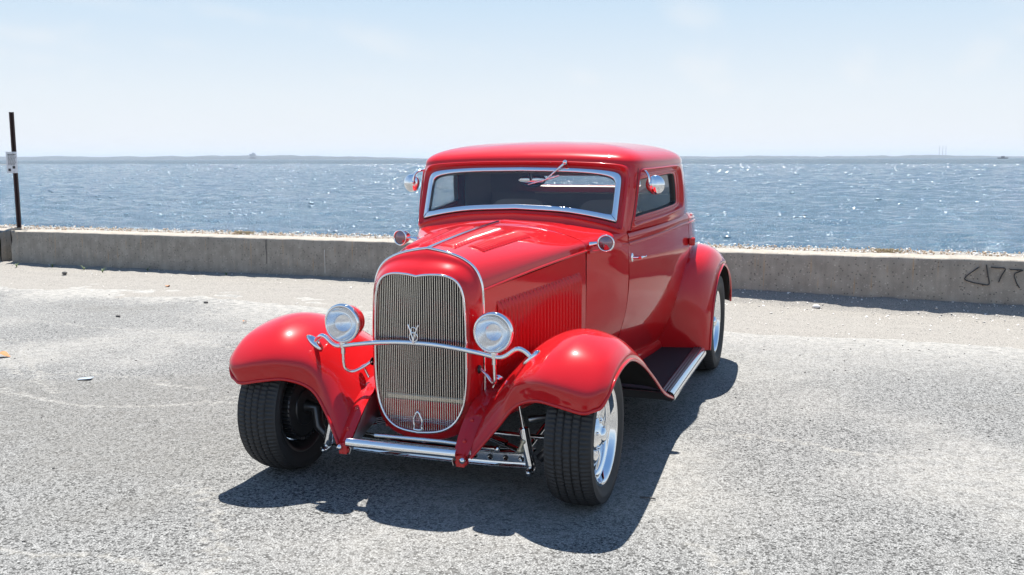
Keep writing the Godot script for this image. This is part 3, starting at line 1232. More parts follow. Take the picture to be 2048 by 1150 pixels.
func bead_path(z0: float, z1: float, s: float) -> Array:
	var p: Array = []
	for i in 24:
		var z := lerpf(z0, z1, i / 23.0)
		p.append(Vector3(s * (body_x(z) + 0.0075), belt_y(z), z))
	return p

func build_cowl_and_body() -> void:
	for s in [1.0, -1.0]:
		var inside := Vector3(0, 0.6, -1.8)
		# cowl: side, shoulder and top as one pressing for each side
		var c := [
			[Vector3(0.437, 0.36, -0.856), Vector3(0.450, 0.5, -0.856), Vector3(0.456, 0.65, -0.856), Vector3(0.458, 0.80, -0.856), Vector3(0.458, 0.93, -0.856), Vector3(0.455, 0.985, -0.856), Vector3(0.426, 1.022, -0.856), Vector3(0.31, 1.061, -0.856), Vector3(0.17, 1.09, -0.856), Vector3(0, 1.104, -0.856)],
			[Vector3(0.446, 0.35, -0.97), Vector3(0.482, 0.5, -0.97), Vector3(0.503, 0.65, -0.97), Vector3(0.511, 0.80, -0.97), Vector3(0.511, 0.92, -0.97), Vector3(0.505, 0.99, -0.965), Vector3(0.462, 1.034, -0.945), Vector3(0.32, 1.074, -0.935), Vector3(0.17, 1.100, -0.935), Vector3(0, 1.112, -0.935)],
			[Vector3(0.450, 0.335, -1.08), Vector3(0.512, 0.5, -1.08), Vector3(0.545, 0.65, -1.08), Vector3(0.556, 0.80, -1.08), Vector3(0.556, 0.92, -1.08), Vector3(0.551, 0.99, -1.075), Vector3(0.512, 1.041, -1.035), Vector3(0.34, 1.076, -1.015), Vector3(0.17, 1.099, -1.015), Vector3(0, 1.108, -1.015)],
			[Vector3(0.453, 0.322, -1.192), Vector3(0.539, 0.5, -1.192), Vector3(0.578, 0.64, -1.192), Vector3(0.589, 0.78, -1.192), Vector3(0.589, 0.90, -1.192), Vector3(0.584, 0.99, -1.192), Vector3(0.574, 1.048, -1.155), Vector3(0.46, 1.064, -1.096), Vector3(0.25, 1.092, -1.085), Vector3(0, 1.104, -1.080)]]
		var rows := net(c, 26, 48)
		var m := Mesher.new()
		m.sheet(mx(rows, s), 0.004, Vector3(0, 0.6, -1.3))
		var cowl := cput("cowl_panel", m, M.paint)
		m = Mesher.new()
		m.tube(mp(bead_path(-0.86, -1.192, 1.0), s), 0.0075, 8)
		put("belt_bead", m, M.paint, cowl)
		# door
		m = Mesher.new()
		m.sheet(mx(side_rows(-1.203, -2.198, 40), s), 0.022, inside)
		var door := cput("door", m, M.paint)
		m = Mesher.new()
		m.tube(bead_path(-1.198, -2.200, s), 0.008, 8)
		put("belt_bead", m, M.paint, door)
		# quarter
		m = Mesher.new()
		m.sheet(mx(side_rows(-2.208, -3.45, 40), s), 0.012, Vector3(0, 0.6, -2.4))
		var q := cput("rear_quarter_panel", m, M.paint)
		m = Mesher.new()
		m.tube(bead_path(-2.206, -3.0, s), 0.008, 8)
		put("belt_bead", m, M.paint, q)
		# dark strip behind the shut lines
		m = Mesher.new()
		for z in [-1.195, -2.203]:
			var pr: Array = side_rows(z + 0.012, z - 0.012, 3)
			for r in pr:
				for k in r.size(): r[k].x -= 0.008
			m.grid(mx(pr, s), false, false, inside)
		cput("door_seal", m, M.gap)
		# rocker below the door
		m = Mesher.new()
		var rk: Array = []
		for i in 12:
			var z := lerpf(-0.9, -2.25, i / 11.0)
			var X := body_x(z) - 0.11
			rk.append(pk([Vector3(X - 0.03, 0.345, z), Vector3(X + 0.004, 0.325, z), Vector3(X + 0.012, 0.30, z), Vector3(X + 0.008, 0.26, z), Vector3(X - 0.02, 0.24, z)]))
		m.grid(mx(rk, s), false, false, Vector3(0, 0.4, -1.5))
		cput("rocker_panel", m, M.paint)
	# deck and tail
	var d: Array = []
	for i in 24:
		var z := lerpf(-2.34, -3.45, i / 23.0)
		var X := body_x(z) + 0.004
		var t := sill_y(z)
		d.append(pk(curve([Vector3(-X, t, z), Vector3(-X * 0.6, t + 0.045, z - 0.02), Vector3(0, t + 0.06, z - 0.03), Vector3(X * 0.6, t + 0.045, z - 0.02), Vector3(X, t, z)], 20)))
	var m := Mesher.new()
	m.sheet(d, 0.006, Vector3(0, 0.5, -2.6))
	cput("boot_lid", m, M.paint)
	m = Mesher.new()
	m.box(Transform3D(Basis.IDENTITY, Vector3(0, 0.48, -3.44)), Vector3(0.34, 0.22, 0.02), 0.008)
	cput("tail_panel", m, M.paint)

func build_greenhouse() -> void:
	var centre := Vector3(0, 1.2, -1.85)
	# ---- face round the windscreen
	var rim := 3.62
	var L0 := quad_loop(Vector2(-rim, -0.03), Vector2(rim, -0.03), Vector2(rim, 1.0), Vector2(-rim, 1.0), 400.0, 400.0)
	for k in L0.size():
		if L0[k].y < 0.0: L0[k].y -= 0.13 * (1.0 - pow(absf(L0[k].x) / rim, 3.0))
	var La := quad_loop(Vector2(-3.12, -0.03), Vector2(3.12, -0.03), Vector2(3.12, 0.985), Vector2(-3.12, 0.985), 7.0, 40.0)
	var Lb := quad_loop(Vector2(-2.94, -0.02), Vector2(2.94, -0.02), Vector2(2.94, 0.955), Vector2(-2.94, 0.955), 7.0, 40.0)
	var Lc := quad_loop(Vector2(-2.80, 0.0), Vector2(2.80, 0.0), Vector2(2.80, 0.925), Vector2(-2.80, 0.925), 7.0, 40.0)
	var Ld := quad_loop(Vector2(-2.60, 0.065), Vector2(2.60, 0.065), Vector2(2.58, 0.885), Vector2(-2.58, 0.885), 7.0, 40.0)
	var Le := quad_loop(Vector2(-2.20, 0.165), Vector2(2.20, 0.165), Vector2(2.20, 0.805), Vector2(-2.20, 0.805), 6.0, 30.0)
	var m := Mesher.new()
	m.grid(dense([loop3(L0, 0.0), loop3(lerp_loop(L0, La, 0.6), 0.001), loop3(La, 0.007), loop3(lerp_loop(La, Lb, 0.6), 0.0105), loop3(Lb, 0.006), loop3(Lc, -0.010), loop3(Ld, -0.012), loop3(lerp_loop(Ld, Le, 0.3), -0.013)], 3), false, true, centre)
	var face := cput("windscreen_surround", m, M.paint)
	# gasket and bright frame
	m = Mesher.new()
	m.grid(dense([loop3(Ld, -0.016), loop3(Ld, -0.006), loop3(lerp_loop(Ld, Le, 0.10), -0.005), loop3(lerp_loop(Ld, Le, 0.16), -0.012)], 2), false, true, centre)
	put("gasket", m, M.black, face)
	m = Mesher.new()
	var f0 := lerp_loop(Ld, Le, 0.10)
	m.grid(dense([loop3(f0, -0.014), loop3(f0, -0.003), loop3(lerp_loop(Ld, Le, 0.2), 0.001), loop3(lerp_loop(Ld, Le, 0.55), 0.002), loop3(lerp_loop(Ld, Le, 0.88), 0.001), loop3(Le, -0.004), loop3(Le, -0.026)], 3), false, true, centre)
	var frame := cput("windscreen_frame", m, M.brushed)
	for s in [1.0, -1.0]:
		var seam := Mesher.new()
		var q0: Vector2 = Ld[84 if s > 0 else 60]
		var q1: Vector2 = Le[84 if s > 0 else 60]
		seam.tube([hp(q0.lerp(q1, 0.16), 0.0015), hp(q0.lerp(q1, 0.55), 0.003), hp(q0.lerp(q1, 0.97), 0.0005)], 0.0012, 6)
		put("mitre_joint", seam, M.black, frame)
	# glass
	m = Mesher.new()
	var g: Array = []
	var mid := Vector2(0, 0.48)
	for k in 9:
		var r: Array = []
		for q in Le: r.append(mid.lerp(q, 1.01 * (k / 8.0) if k else 0.001))
		g.append(loop3(r, -0.016))
	m.grid(g, false, true, centre)
	cput("windscreen_glass", m, M.glass)
	# ---- sides with the door windows
	for s in [1.0, -1.0]:
		var lo := quad_loop(Vector2(3.6, 0.0), Vector2(8.7, 0.0), Vector2(8.7, 1.0), Vector2(3.6, 1.0), 400.0, 400.0)
		var b0 := quad_loop(Vector2(4.02, 0.045), Vector2(7.42, 0.15), Vector2(7.25, 0.975), Vector2(3.98, 0.955), 9.0, 12.0)
		var b1 := quad_loop(Vector2(4.10, 0.075), Vector2(7.32, 0.175), Vector2(7.16, 0.945), Vector2(4.06, 0.925), 9.0, 12.0)
		var b2 := quad_loop(Vector2(4.16, 0.10), Vector2(7.24, 0.20), Vector2(7.08, 0.915), Vector2(4.12, 0.895), 9.0, 12.0)
		var b3 := quad_loop(Vector2(4.30, 0.16), Vector2(7.0, 0.245), Vector2(6.86, 0.865), Vector2(4.26, 0.82), 11.0, 14.0)
		var b4 := quad_loop(Vector2(4.38, 0.19), Vector2(6.90, 0.27), Vector2(6.76, 0.835), Vector2(4.34, 0.785), 14.0, 18.0)
		m = Mesher.new()
		var rows := dense([loop3(lo, 0.0), loop3(lerp_loop(lo, b0, 0.6), 0.0), loop3(b0, 0.001), loop3(lerp_loop(b0, b1, 0.5), 0.008), loop3(b1, 0.006), loop3(b2, -0.010), loop3(lerp_loop(b2, b3, 0.3), -0.012), loop3(lerp_loop(b2, b3, 0.8), -0.006), loop3(b3, -0.012), loop3(b4, -0.014), loop3(b4, -0.045)], 3)
		m.grid(mx(rows, s), false, true, centre)
		var sd := cput("window_surround", m, M.paint)
		m = Mesher.new()
		m.grid(mx(dense([loop3(b4, -0.013), loop3(lerp_loop(b4, b3, -0.35), -0.022), loop3(lerp_loop(b4, b3, -0.35), -0.045)], 2), s), false, true, centre)
		put("window_channel", m, M.black, sd)
		m = Mesher.new()
		g = []
		mid = Vector2(5.6, 0.52)
		for k in 7:
			var r: Array = []
			for q in b4: r.append(mid.lerp(q, k / 6.0 if k else 0.001))
			g.append(loop3(r, -0.032))
		m.grid(mx(g, s), false, true, centre)
		put("door_glass", m, M.glass, sd)
		# shut line up the pillar
		m = Mesher.new()
		var sp: Array = []
		for k in 10:
			sp.append(hp(Vector2(lerpf(3.98, 3.93, k / 9.0), lerpf(0.0, 0.95, k / 9.0)), -0.0005))
		m.tube(mp(sp, s), 0.0022, 6)
		put("shut_line", m, M.gap, sd)
	# ---- back with the narrow window
	var r0 := quad_loop(Vector2(8.7, 0.0), Vector2(15.3, 0.0), Vector2(15.3, 1.0), Vector2(8.7, 1.0), 400.0, 400.0)
	var r1 := quad_loop(Vector2(10.65, 0.49), Vector2(13.35, 0.49), Vector2(13.35, 0.80), Vector2(10.65, 0.80), 8.0, 8.0)
	var r2 := quad_loop(Vector2(10.75, 0.515), Vector2(13.25, 0.515), Vector2(13.25, 0.77), Vector2(10.75, 0.77), 8.0, 8.0)
	m = Mesher.new()
	m.grid(dense([loop3(r0, 0.0), loop3(lerp_loop(r0, r1, 0.5), 0.0), loop3(r1, 0.004), loop3(r2, -0.006)], 3), false, true, centre)
	var back := cput("rear_window_surround", m, M.paint)
	m = Mesher.new()
	m.grid(dense([loop3(r2, -0.006), loop3(r2, -0.024)], 2), false, true, centre)
	put("window_reveal", m, M.cream, back)
	m = Mesher.new()
	g = []
	mid = Vector2(12, 0.64)
	for k in 6:
		var r: Array = []
		for q in r2: r.append(mid.lerp(q, k / 5.0 if k else 0.001))
		g.append(loop3(r, -0.02))
	m.grid(g, false, true, centre)
	put("rear_glass", m, M.glass, back)
	# ---- roof and headlining
	for inner in 2:
		var rows: Array = []
		var off := 0.0 if inner == 0 else 0.035
		var NR := 22
		for i in NR:
			var a := PI * 0.5 * i / (NR - 1)
			var rho := cos(a)
			rho = maxf(rho, 0.0005)
			var r := PackedVector3Array()
			for k in 128:
				var u := 24.0 * k / 128.0 - 12.0
				var e := house(u, 1.0)
				var us := absf(u)
				var pw := lerpf(1.95, 2.55, smoothstep(1.5, 5.0, us) * smoothstep(12.0, 9.0, us))
				var h := pow(maxf(0.0, 1.0 - pow(rho, pw)), 1.0 / pw)
				var c := Vector3(0, 1.385, -1.88)
				var p := c + (e - c) * rho
				p.y = lerpf(1.385, e.y, rho) + 0.132 * h - off * (1.0 if i > 0 else 0.0)
				if inner == 1:
					p.x *= 0.955
					p.z = c.z + (p.z - c.z) * 0.955
				r.append(p)
			rows.append(r)
		m = Mesher.new()
		m.grid(rows, false, true, centre if inner == 0 else Vector3(0, 3, -1.88))
		cput("roof_panel" if inner == 0 else "headlining", m, M.paint if inner == 0 else M.cloth_dark)
	# ---- wiper over the glass
	m = Mesher.new()
	var pv := hp(Vector2(0.86, 0.945), 0.018)
	m.lathe([Vector2(0.0, 0.016), Vector2(0.010, 0.015), Vector2(0.013, 0.006), Vector2(0.014, -0.012)], Transform3D(Basis(Vector3.RIGHT, PI * 0.42), pv), 16)
	var wp := cput("wiper", m, M.chrome)
	m = Mesher.new()
	m.tube([pv, pv + Vector3(-0.045, -0.04, 0.016), pv + Vector3(-0.10, -0.088, 0.022)], [0.0075, 0.005, 0.0035], 8)
	put("wiper_arm", m, M.polish, wp)
	m = Mesher.new()
	m.tube([pv + Vector3(-0.20, -0.115, 0.016), pv + Vector3(-0.10, -0.088, 0.018), pv + Vector3(-0.03, -0.066, 0.012)], 0.0042, 8)
	put("wiper_blade", m, M.polish, wp)

func build_interior() -> void:
	var m := Mesher.new()
	# rear bulkhead, shelf and side linings
	for s in [1.0, -1.0]:
		m = Mesher.new()
		var rows: Array = []
		for i in 14:
			var z := lerpf(-1.22, -2.5, i / 13.0)
			var X := body_x(z) - 0.055
			rows.append(pk([Vector3(X, sill_y(z) + 0.025, z), Vector3(X - 0.015, 0.9, z), Vector3(X - 0.05, 0.6, z), Vector3(X - 0.09, 0.36, z)]))
		m.grid(mx(rows, s), false, false, Vector3(s * 2, 0.8, -1.8))
		cput("door_trim", m, M.cloth)
		m = Mesher.new()
		rows = []
		for i in 14:
			var u := lerpf(7.25, 9.0, i / 13.0)
			var r := PackedVector3Array()
			for j in 6:
				r.append(hp(Vector2(u, lerpf(-0.1, 1.02, j / 5.0)), -0.055))
			rows.append(r)
		m.grid(mx(rows, s), false, false, Vector3(s * 3, 1.2, -2.0))
		cput("pillar_trim", m, M.cloth)
	var l0 := quad_loop(Vector2(8.9, -0.1), Vector2(15.1, -0.1), Vector2(15.1, 1.02), Vector2(8.9, 1.02), 400.0, 400.0)
	var l2 := quad_loop(Vector2(10.75, 0.515), Vector2(13.25, 0.515), Vector2(13.25, 0.77), Vector2(10.75, 0.77), 8.0, 8.0)
	m = Mesher.new()
	m.grid([loop3(l0, -0.05), loop3(lerp_loop(l0, l2, 0.5), -0.04), loop3(l2, -0.030)], false, true, Vector3(0, 1.2, -5))
	cput("rear_lining", m, M.cloth_dark)
	m = Mesher.new()
	var top := PackedVector3Array()
	var a := PackedVector3Array()
	var b := PackedVector3Array()
	for k in 25:
		var x := lerpf(-0.60, 0.60, k / 24.0)
		a.append(Vector3(x, 0.5, -2.28))
		b.append(Vector3(x, 1.195, -2.33))
		top.append(Vector3(x, 1.20, -2.48))
	m.grid([a, b, top], false, false, Vector3(0, 0.5, -3))
	cput("rear_bulkhead", m, M.cloth_dark)
	m = Mesher.new()
	m.tube([Vector3(-0.30, 1.197, -2.335), Vector3(0, 1.199, -2.335), Vector3(0.57, 1.197, -2.335)], 0.004, 8)
	cput("shelf_trim", m, M.gold)
	# bench with two rounded backs
	for s in [1.0, -1.0]:
		m = Mesher.new()
		var o := PackedVector2Array()
		for k in 33:
			var th := PI * k / 32.0
			var x := cos(th)
			var y := sin(th)
			var r := pow(pow(absf(x), 5.0) + pow(y, 5.0), -0.2)
			o.append(Vector2(x * r * 0.215, y * r * 0.55))
		m.prism(o, 0.13, Transform3D(Basis(Vector3.RIGHT, -0.16), Vector3(s * 0.285, 0.62, -1.95)))
		cput("seat_back", m, M.cloth)
	m = Mesher.new()
	m.box(Transform3D(Basis(Vector3.RIGHT, -0.1), Vector3(0, 0.55, -1.72)), Vector3(1.05, 0.18, 0.48), 0.05)
	cput("seat_cushion", m, M.cloth)
	# dash and wheel
	m = Mesher.new()
	m.box(Transform3D(Basis(Vector3.RIGHT, 0.25), Vector3(0, 0.97, -1.20)), Vector3(0.94, 0.15, 0.09), 0.03)
	var dash := cput("dashboard", m, M.cloth_dark)
	for k in 4:
		m = Mesher.new()
		m.lathe([Vector2(0, 0.0), Vector2(0.033, 0.0), Vector2(0.037, 0.004), Vector2(0.037, -0.005)], Transform3D(Basis(Vector3.RIGHT, -PI / 2 + 0.25), Vector3(-0.12 + 0.08 * k, 1.01, -1.238)), 20)
		put("gauge", m, M.steel, dash)
	m = Mesher.new()
	var cw := Vector3(0.30, 1.0, -1.46)
	var bw := Basis(Vector3.RIGHT, -PI / 2 + 0.75)
	var rr: Array = []
	for k in 40: rr.append(cw + bw * Vector3(cos(TAU * k / 40.0) * 0.185, 0, sin(TAU * k / 40.0) * 0.185))
	m.tube(rr, 0.011, 8, true)
	var st := cput("steering_wheel", m, M.black)
	for k in 3:
		m = Mesher.new()
		var th := TAU * k / 3.0 + 0.5
		m.tube([cw, cw + bw * Vector3(cos(th) * 0.18, 0, sin(th) * 0.18)], 0.007, 6)
		put("spoke", m, M.polish, st)
	m = Mesher.new()
	m.tube([cw, Vector3(0.29, 0.62, -1.05)], 0.02, 10)
	put("column", m, M.black, st)
	# mirror inside the glass
	m = Mesher.new()
	var rm := Transform3D(Basis(Vector3.RIGHT, PI / 2), Vector3(0.02, 1.305, -1.32)).scaled_local(Vector3(1.9, 1, 1))
	m.lathe([Vector2(0.0, 0.018), Vector2(0.020, 0.016), Vector2(0.036, 0.008), Vector2(0.041, 0.0), Vector2(0.038, -0.006), Vector2(0.0, -0.007)], rm, 32)
	var mi := cput("rear_view_mirror", m, M.chrome)
	m = Mesher.new()
	m.tube([Vector3(0.02, 1.305, -1.30), Vector3(0.02, 1.36, -1.27), Vector3(0.02, 1.40, -1.25)], 0.008, 8)
	put("stem", m, M.chrome, mi)
	# floor
	m = Mesher.new()
	var fl: Array = []
	for i in 10:
		var z := lerpf(-0.88, -3.3, i / 9.0)
		var X := maxf(0.1, body_x(z) - 0.13)
		fl.append(pk([Vector3(-X, 0.33, z), Vector3(0, 0.33, z), Vector3(X, 0.33, z)]))
	m.sheet(fl, 0.02, Vector3(0, 0, -2))
	cput("floor_pan", m, M.liner)
	m = Mesher.new()
	m.box(Transform3D(Basis.IDENTITY, Vector3(0, 0.67, -0.90)), Vector3(0.80, 0.62, 0.02), 0.005)
	cput("firewall", m, M.liner)

# ---------------------------------------------------------------- wings
var ff := [
	[Vector3(0.296, 0.246, 0.27), Vector3(0.383, 0.358, 0.215), Vector3(0.460, 0.452, 0.205), Vector3(0.558, 0.494, 0.245), Vector3(0.66, 0.488, 0.275), Vector3(0.755, 0.471, 0.280), Vector3(0.822, 0.488, 0.252)],
	[Vector3(0.290, 0.305, 0.225), Vector3(0.385, 0.44, 0.185), Vector3(0.460, 0.545, 0.200), Vector3(0.56, 0.578, 0.262), Vector3(0.668, 0.573, 0.296), Vector3(0.780, 0.550, 0.292), Vector3(0.846, 0.545, 0.222)],
	[Vector3(0.285, 0.375, 0.125), Vector3(0.395, 0.525, 0.110), Vector3(0.485, 0.618, 0.130), Vector3(0.58, 0.660, 0.168), Vector3(0.675, 0.674, 0.178), Vector3(0.794, 0.650, 0.175), Vector3(0.852, 0.588, 0.148)],
	[Vector3(0.285, 0.435, 0.0), Vector3(0.40, 0.570, 0.0), Vector3(0.495, 0.663, 0.005), Vector3(0.59, 0.709, 0.01), Vector3(0.685, 0.724, 0.01), Vector3(0.79, 0.696, 0.01), Vector3(0.855, 0.612, 0.03)],
	[Vector3(0.295, 0.450, -0.16), Vector3(0.405, 0.572, -0.16), Vector3(0.505, 0.663, -0.15), Vector3(0.60, 0.710, -0.15), Vector3(0.695, 0.715, -0.15), Vector3(0.795, 0.684, -0.14), Vector3(0.855, 0.605, -0.12)],
	[Vector3(0.315, 0.435, -0.36), Vector3(0.415, 0.530, -0.37), Vector3(0.515, 0.602, -0.37), Vector3(0.61, 0.642, -0.37), Vector3(0.70, 0.642, -0.37), Vector3(0.795, 0.602, -0.36), Vector3(0.855, 0.535, -0.34)],
	[Vector3(0.355, 0.385, -0.62), Vector3(0.445, 0.452, -0.62), Vector3(0.54, 0.497, -0.62), Vector3(0.625, 0.517, -0.62), Vector3(0.71, 0.514, -0.62), Vector3(0.795, 0.480, -0.61), Vector3(0.855, 0.420, -0.59)],
	[Vector3(0.405, 0.325, -0.86), Vector3(0.485, 0.355, -0.86), Vector3(0.56, 0.378, -0.86), Vector3(0.635, 0.390, -0.86), Vector3(0.715, 0.384, -0.86), Vector3(0.797, 0.355, -0.85), Vector3(0.855, 0.300, -0.83)],
	[Vector3(0.465, 0.275, -1.08), Vector3(0.525, 0.277, -1.08), Vector3(0.585, 0.280, -1.08), Vector3(0.65, 0.281, -1.08), Vector3(0.725, 0.276, -1.08), Vector3(0.80, 0.258, -1.075), Vector3(0.855, 0.222, -1.06)]]

func build_front_fender(s: float) -> void:
	# let the skin swell past the outer edge before it turns in
	var full: Array = []
	for k in ff.size():
		var r: Array = ff[k].duplicate()
		var q: Vector3 = r[5].lerp(r[6], 0.68)
		if k > 0:
			var f: float = [0.0, 1.0, 1.0, 1.0, 1.0, 0.9, 0.7, 0.5, 0.2][k]
			q += Vector3(0.009, 0.008, 0.004 if k == 1 else 0.0) * f
		r.insert(6, q)
		full.append(r)
	var rows := net(full, 64, 44)
	var m := Mesher.new()
	m.sheet(mx(rows, s), 0.004, Vector3(s * 0.66, 0.3, -0.25))
	var o := cput("front_fender", m, M.paint)
	# dark coating underneath
	var nn := Mesher.normals(rows)
	var under: Array = []
	for i in range(12, 64):
		var r := PackedVector3Array()
		for j in range(1, 42):
			var q := nn[i * 44 + j]
			if q.dot(rows[i][j] - Vector3(0.62, 0.25, rows[i][j].z * 0.8)) < 0.0: q = -q
			r.append(rows[i][j] - q * 0.009)
		under.append(r)
	m = Mesher.new()
	m.grid(mx(under, s), false, false, Vector3(s * 0.66, 2.0, -0.25))
	put("underside", m, M.liner, o)
	# rolled edge: along the front and round to the board
	var p: Array = []
	for j in 44: p.append(rows[0][j])
	for i in range(1, 64): p.append(rows[i][43])
	for it in 10:
		var q: Array = p.duplicate()
		for k in range(34, 54): q[k] = (p[k - 1] + p[k] * 2.0 + p[k + 1]) * 0.25
		p = q
	m = Mesher.new()
	m.tube(mp(p, s), 0.0075, 8)
	put("rolled_edge", m, M.paint, o)
	# painted strap over the frame horn, with its bolts
	var c := [[Vector3(0.232, 0.262, 0.288), Vector3(0.262, 0.266, 0.287), Vector3(0.288, 0.256, 0.28)],
		[Vector3(0.228, 0.335, 0.215), Vector3(0.262, 0.338, 0.212), Vector3(0.298, 0.322, 0.205)],
		[Vector3(0.230, 0.402, 0.125), Vector3(0.266, 0.404, 0.122), Vector3(0.310, 0.390, 0.115)],
		[Vector3(0.236, 0.450, 0.015), Vector3(0.274, 0.450, 0.010), Vector3(0.312, 0.452, 0.0)],
		[Vector3(0.240, 0.462, -0.10), Vector3(0.275, 0.464, -0.10), Vector3(0.315, 0.468, -0.10)]]
	m = Mesher.new()
	m.sheet(mx(net(c, 20, 8), s), 0.006, Vector3(s * 0.27, 0.2, 0.0))
	var st := cput("frame_horn_cover", m, M.paint)
	for k in [0.55, 1.5]:
		var q: Vector3 = at_curve([c[0][1], c[1][1], c[2][1], c[3][1], c[4][1]], k)
		m = Mesher.new()
		m.lathe([Vector2(0.0, 0.006), Vector2(0.005, 0.0055), Vector2(0.009, 0.001), Vector2(0.009, -0.004)], Transform3D(Basis(Vector3.RIGHT, 0.7), Vector3(q.x * s, q.y, q.z)), 12)
		put("bolt", m, M.paint, st)

var rf := [
	[Vector3(0.56, 0.275, -2.02), Vector3(0.66, 0.272, -2.055), Vector3(0.76, 0.268, -2.085), Vector3(0.835, 0.266, -2.115), Vector3(0.878, 0.262, -2.165)],
	[Vector3(0.60, 0.42, -2.02), Vector3(0.69, 0.42, -2.04), Vector3(0.785, 0.425, -2.075), Vector3(0.85, 0.43, -2.125), Vector3(0.882, 0.43, -2.19)],
	[Vector3(0.66, 0.60, -2.03), Vector3(0.735, 0.61, -2.055), Vector3(0.81, 0.61, -2.11), Vector3(0.862, 0.595, -2.18), Vector3(0.885, 0.58, -2.25)],
	[Vector3(0.69, 0.76, -2.10), Vector3(0.755, 0.77, -2.14), Vector3(0.825, 0.755, -2.21), Vector3(0.872, 0.715, -2.29), Vector3(0.888, 0.68, -2.36)],
	[Vector3(0.695, 0.845, -2.26), Vector3(0.765, 0.850, -2.30), Vector3(0.835, 0.825, -2.36), Vector3(0.879, 0.768, -2.43), Vector3(0.89, 0.722, -2.48)],
	[Vector3(0.68, 0.872, -2.48), Vector3(0.755, 0.878, -2.50), Vector3(0.835, 0.845, -2.53), Vector3(0.88, 0.785, -2.57), Vector3(0.89, 0.738, -2.60)],
	[Vector3(0.63, 0.845, -2.75), Vector3(0.73, 0.850, -2.76), Vector3(0.825, 0.812, -2.77), Vector3(0.876, 0.752, -2.77), Vector3(0.889, 0.708, -2.77)],
	[Vector3(0.55, 0.760, -3.02), Vector3(0.68, 0.770, -3.03), Vector3(0.80, 0.735, -3.02), Vector3(0.865, 0.675, -2.99), Vector3(0.885, 0.635, -2.96)],
	[Vector3(0.45, 0.600, -3.22), Vector3(0.62, 0.620, -3.23), Vector3(0.77, 0.600, -3.20), Vector3(0.85, 0.560, -3.14), Vector3(0.88, 0.535, -3.09)],
	[Vector3(0.40, 0.430, -3.30), Vector3(0.58, 0.430, -3.31), Vector3(0.75, 0.430, -3.28), Vector3(0.84, 0.430, -3.20), Vector3(0.875, 0.430, -3.14)]]

func build_rear_fender(s: float) -> void:
	var rows := net(rf, 60, 36)
	var m := Mesher.new()
	m.sheet(mx(rows, s), 0.004, Vector3(s * 0.7, 0.4, -2.65))
	var o := cput("rear_fender", m, M.paint)
	var nn := Mesher.normals(rows)
	var under: Array = []
	for i in 60:
		var r := PackedVector3Array()
		for j in range(0, 35):
			var q := nn[i * 36 + j]
			if q.dot(rows[i][j] - Vector3(0.7, 0.4, -2.65)) < 0.0: q = -q
			r.append(rows[i][j] - q * 0.010)
		under.append(r)
	m = Mesher.new()
	m.grid(mx(under, s), false, false, Vector3(s * 0.7, 2.0, -2.65))
	put("underside", m, M.liner, o)
	var p: Array = []
	for i in 60: p.append(rows[i][35])
	m = Mesher.new()
	m.tube(mp(p, s), 0.0075, 8)
	put("rolled_edge", m, M.paint, o)

func build_running_board(s: float) -> void:
	var m := Mesher.new()
	var rows: Array = []
	var prof := [Vector2(0.50, 0.012), Vector2(0.60, 0.010), Vector2(0.70, 0.008), Vector2(0.800, 0.006), Vector2(0.842, 0.004), Vector2(0.856, -0.006), Vector2(0.860, -0.022), Vector2(0.852, -0.036), Vector2(0.80, -0.030), Vector2(0.55, -0.030)]
	for i in 14:
		var z := lerpf(-1.062, -2.115, i / 13.0)
		var y := lerpf(0.238, 0.272, i / 13.0)
		var r := PackedVector3Array()
		for q in prof: r.append(Vector3(q.x, y + q.y, z))
		rows.append(r)
	m.grid(mx(rows, s), false, true, Vector3(s * 0.7, 0.24, -1.6))
	m.poly(Array(mx(rows, s)[0]), Vector3(s * 0.7, 0.24, -1.6))
	var b := cput("running_board", m, M.dark_metal)
	m = Mesher.new()
	rows = []
	for i in 14:
		var z := lerpf(-1.085, -2.10, i / 13.0)
		var y := lerpf(0.238, 0.272, i / 13.0)
		rows.append(pk([Vector3(0.52, y + 0.020, z), Vector3(0.7, y + 0.015, z), Vector3(0.792, y + 0.013, z)]))
	m.sheet(mx(rows, s), 0.006, Vector3(s * 0.7, 0.0, -1.6))
	put("rubber_mat", m, M.mat_rubber, b)
	# bright ribbed edge
	m = Mesher.new()
	rows = []
	var rib := [Vector2(0.792, 0.008), Vector2(0.794, 0.018), Vector2(0.801, 0.018), Vector2(0.803, 0.013), Vector2(0.807, 0.013), Vector2(0.809, 0.018), Vector2(0.816, 0.0175), Vector2(0.818, 0.012), Vector2(0.822, 0.012), Vector2(0.824, 0.017), Vector2(0.831, 0.016), Vector2(0.833, 0.011), Vector2(0.837, 0.010), Vector2(0.840, 0.013), Vector2(0.852, 0.008), Vector2(0.861, -0.004), Vector2(0.864, -0.020), Vector2(0.859, -0.038)]
	for i in 14:
		var z := lerpf(-1.07, -2.112, i / 13.0)
		var y := lerpf(0.238, 0.272, i / 13.0)
		var r := PackedVector3Array()
		for q in rib: r.append(Vector3(q.x, y + q.y, z))
		rows.append(r)
	var ribs: Array = []
	var lipr: Array = []
	for r in rows:
		ribs.append(r.slice(0, 14))
		lipr.append(r.slice(13))
	m.grid(mx(ribs, s), false, false, Vector3(s * 0.8, 0.1, -1.6))
	put("edge_ribs", m, M.rib, b)
	m = Mesher.new()
	m.grid(mx(lipr, s), false, false, Vector3(s * 0.8, 0.1, -1.6))
	put("edge_trim", m, M.brushed, b)

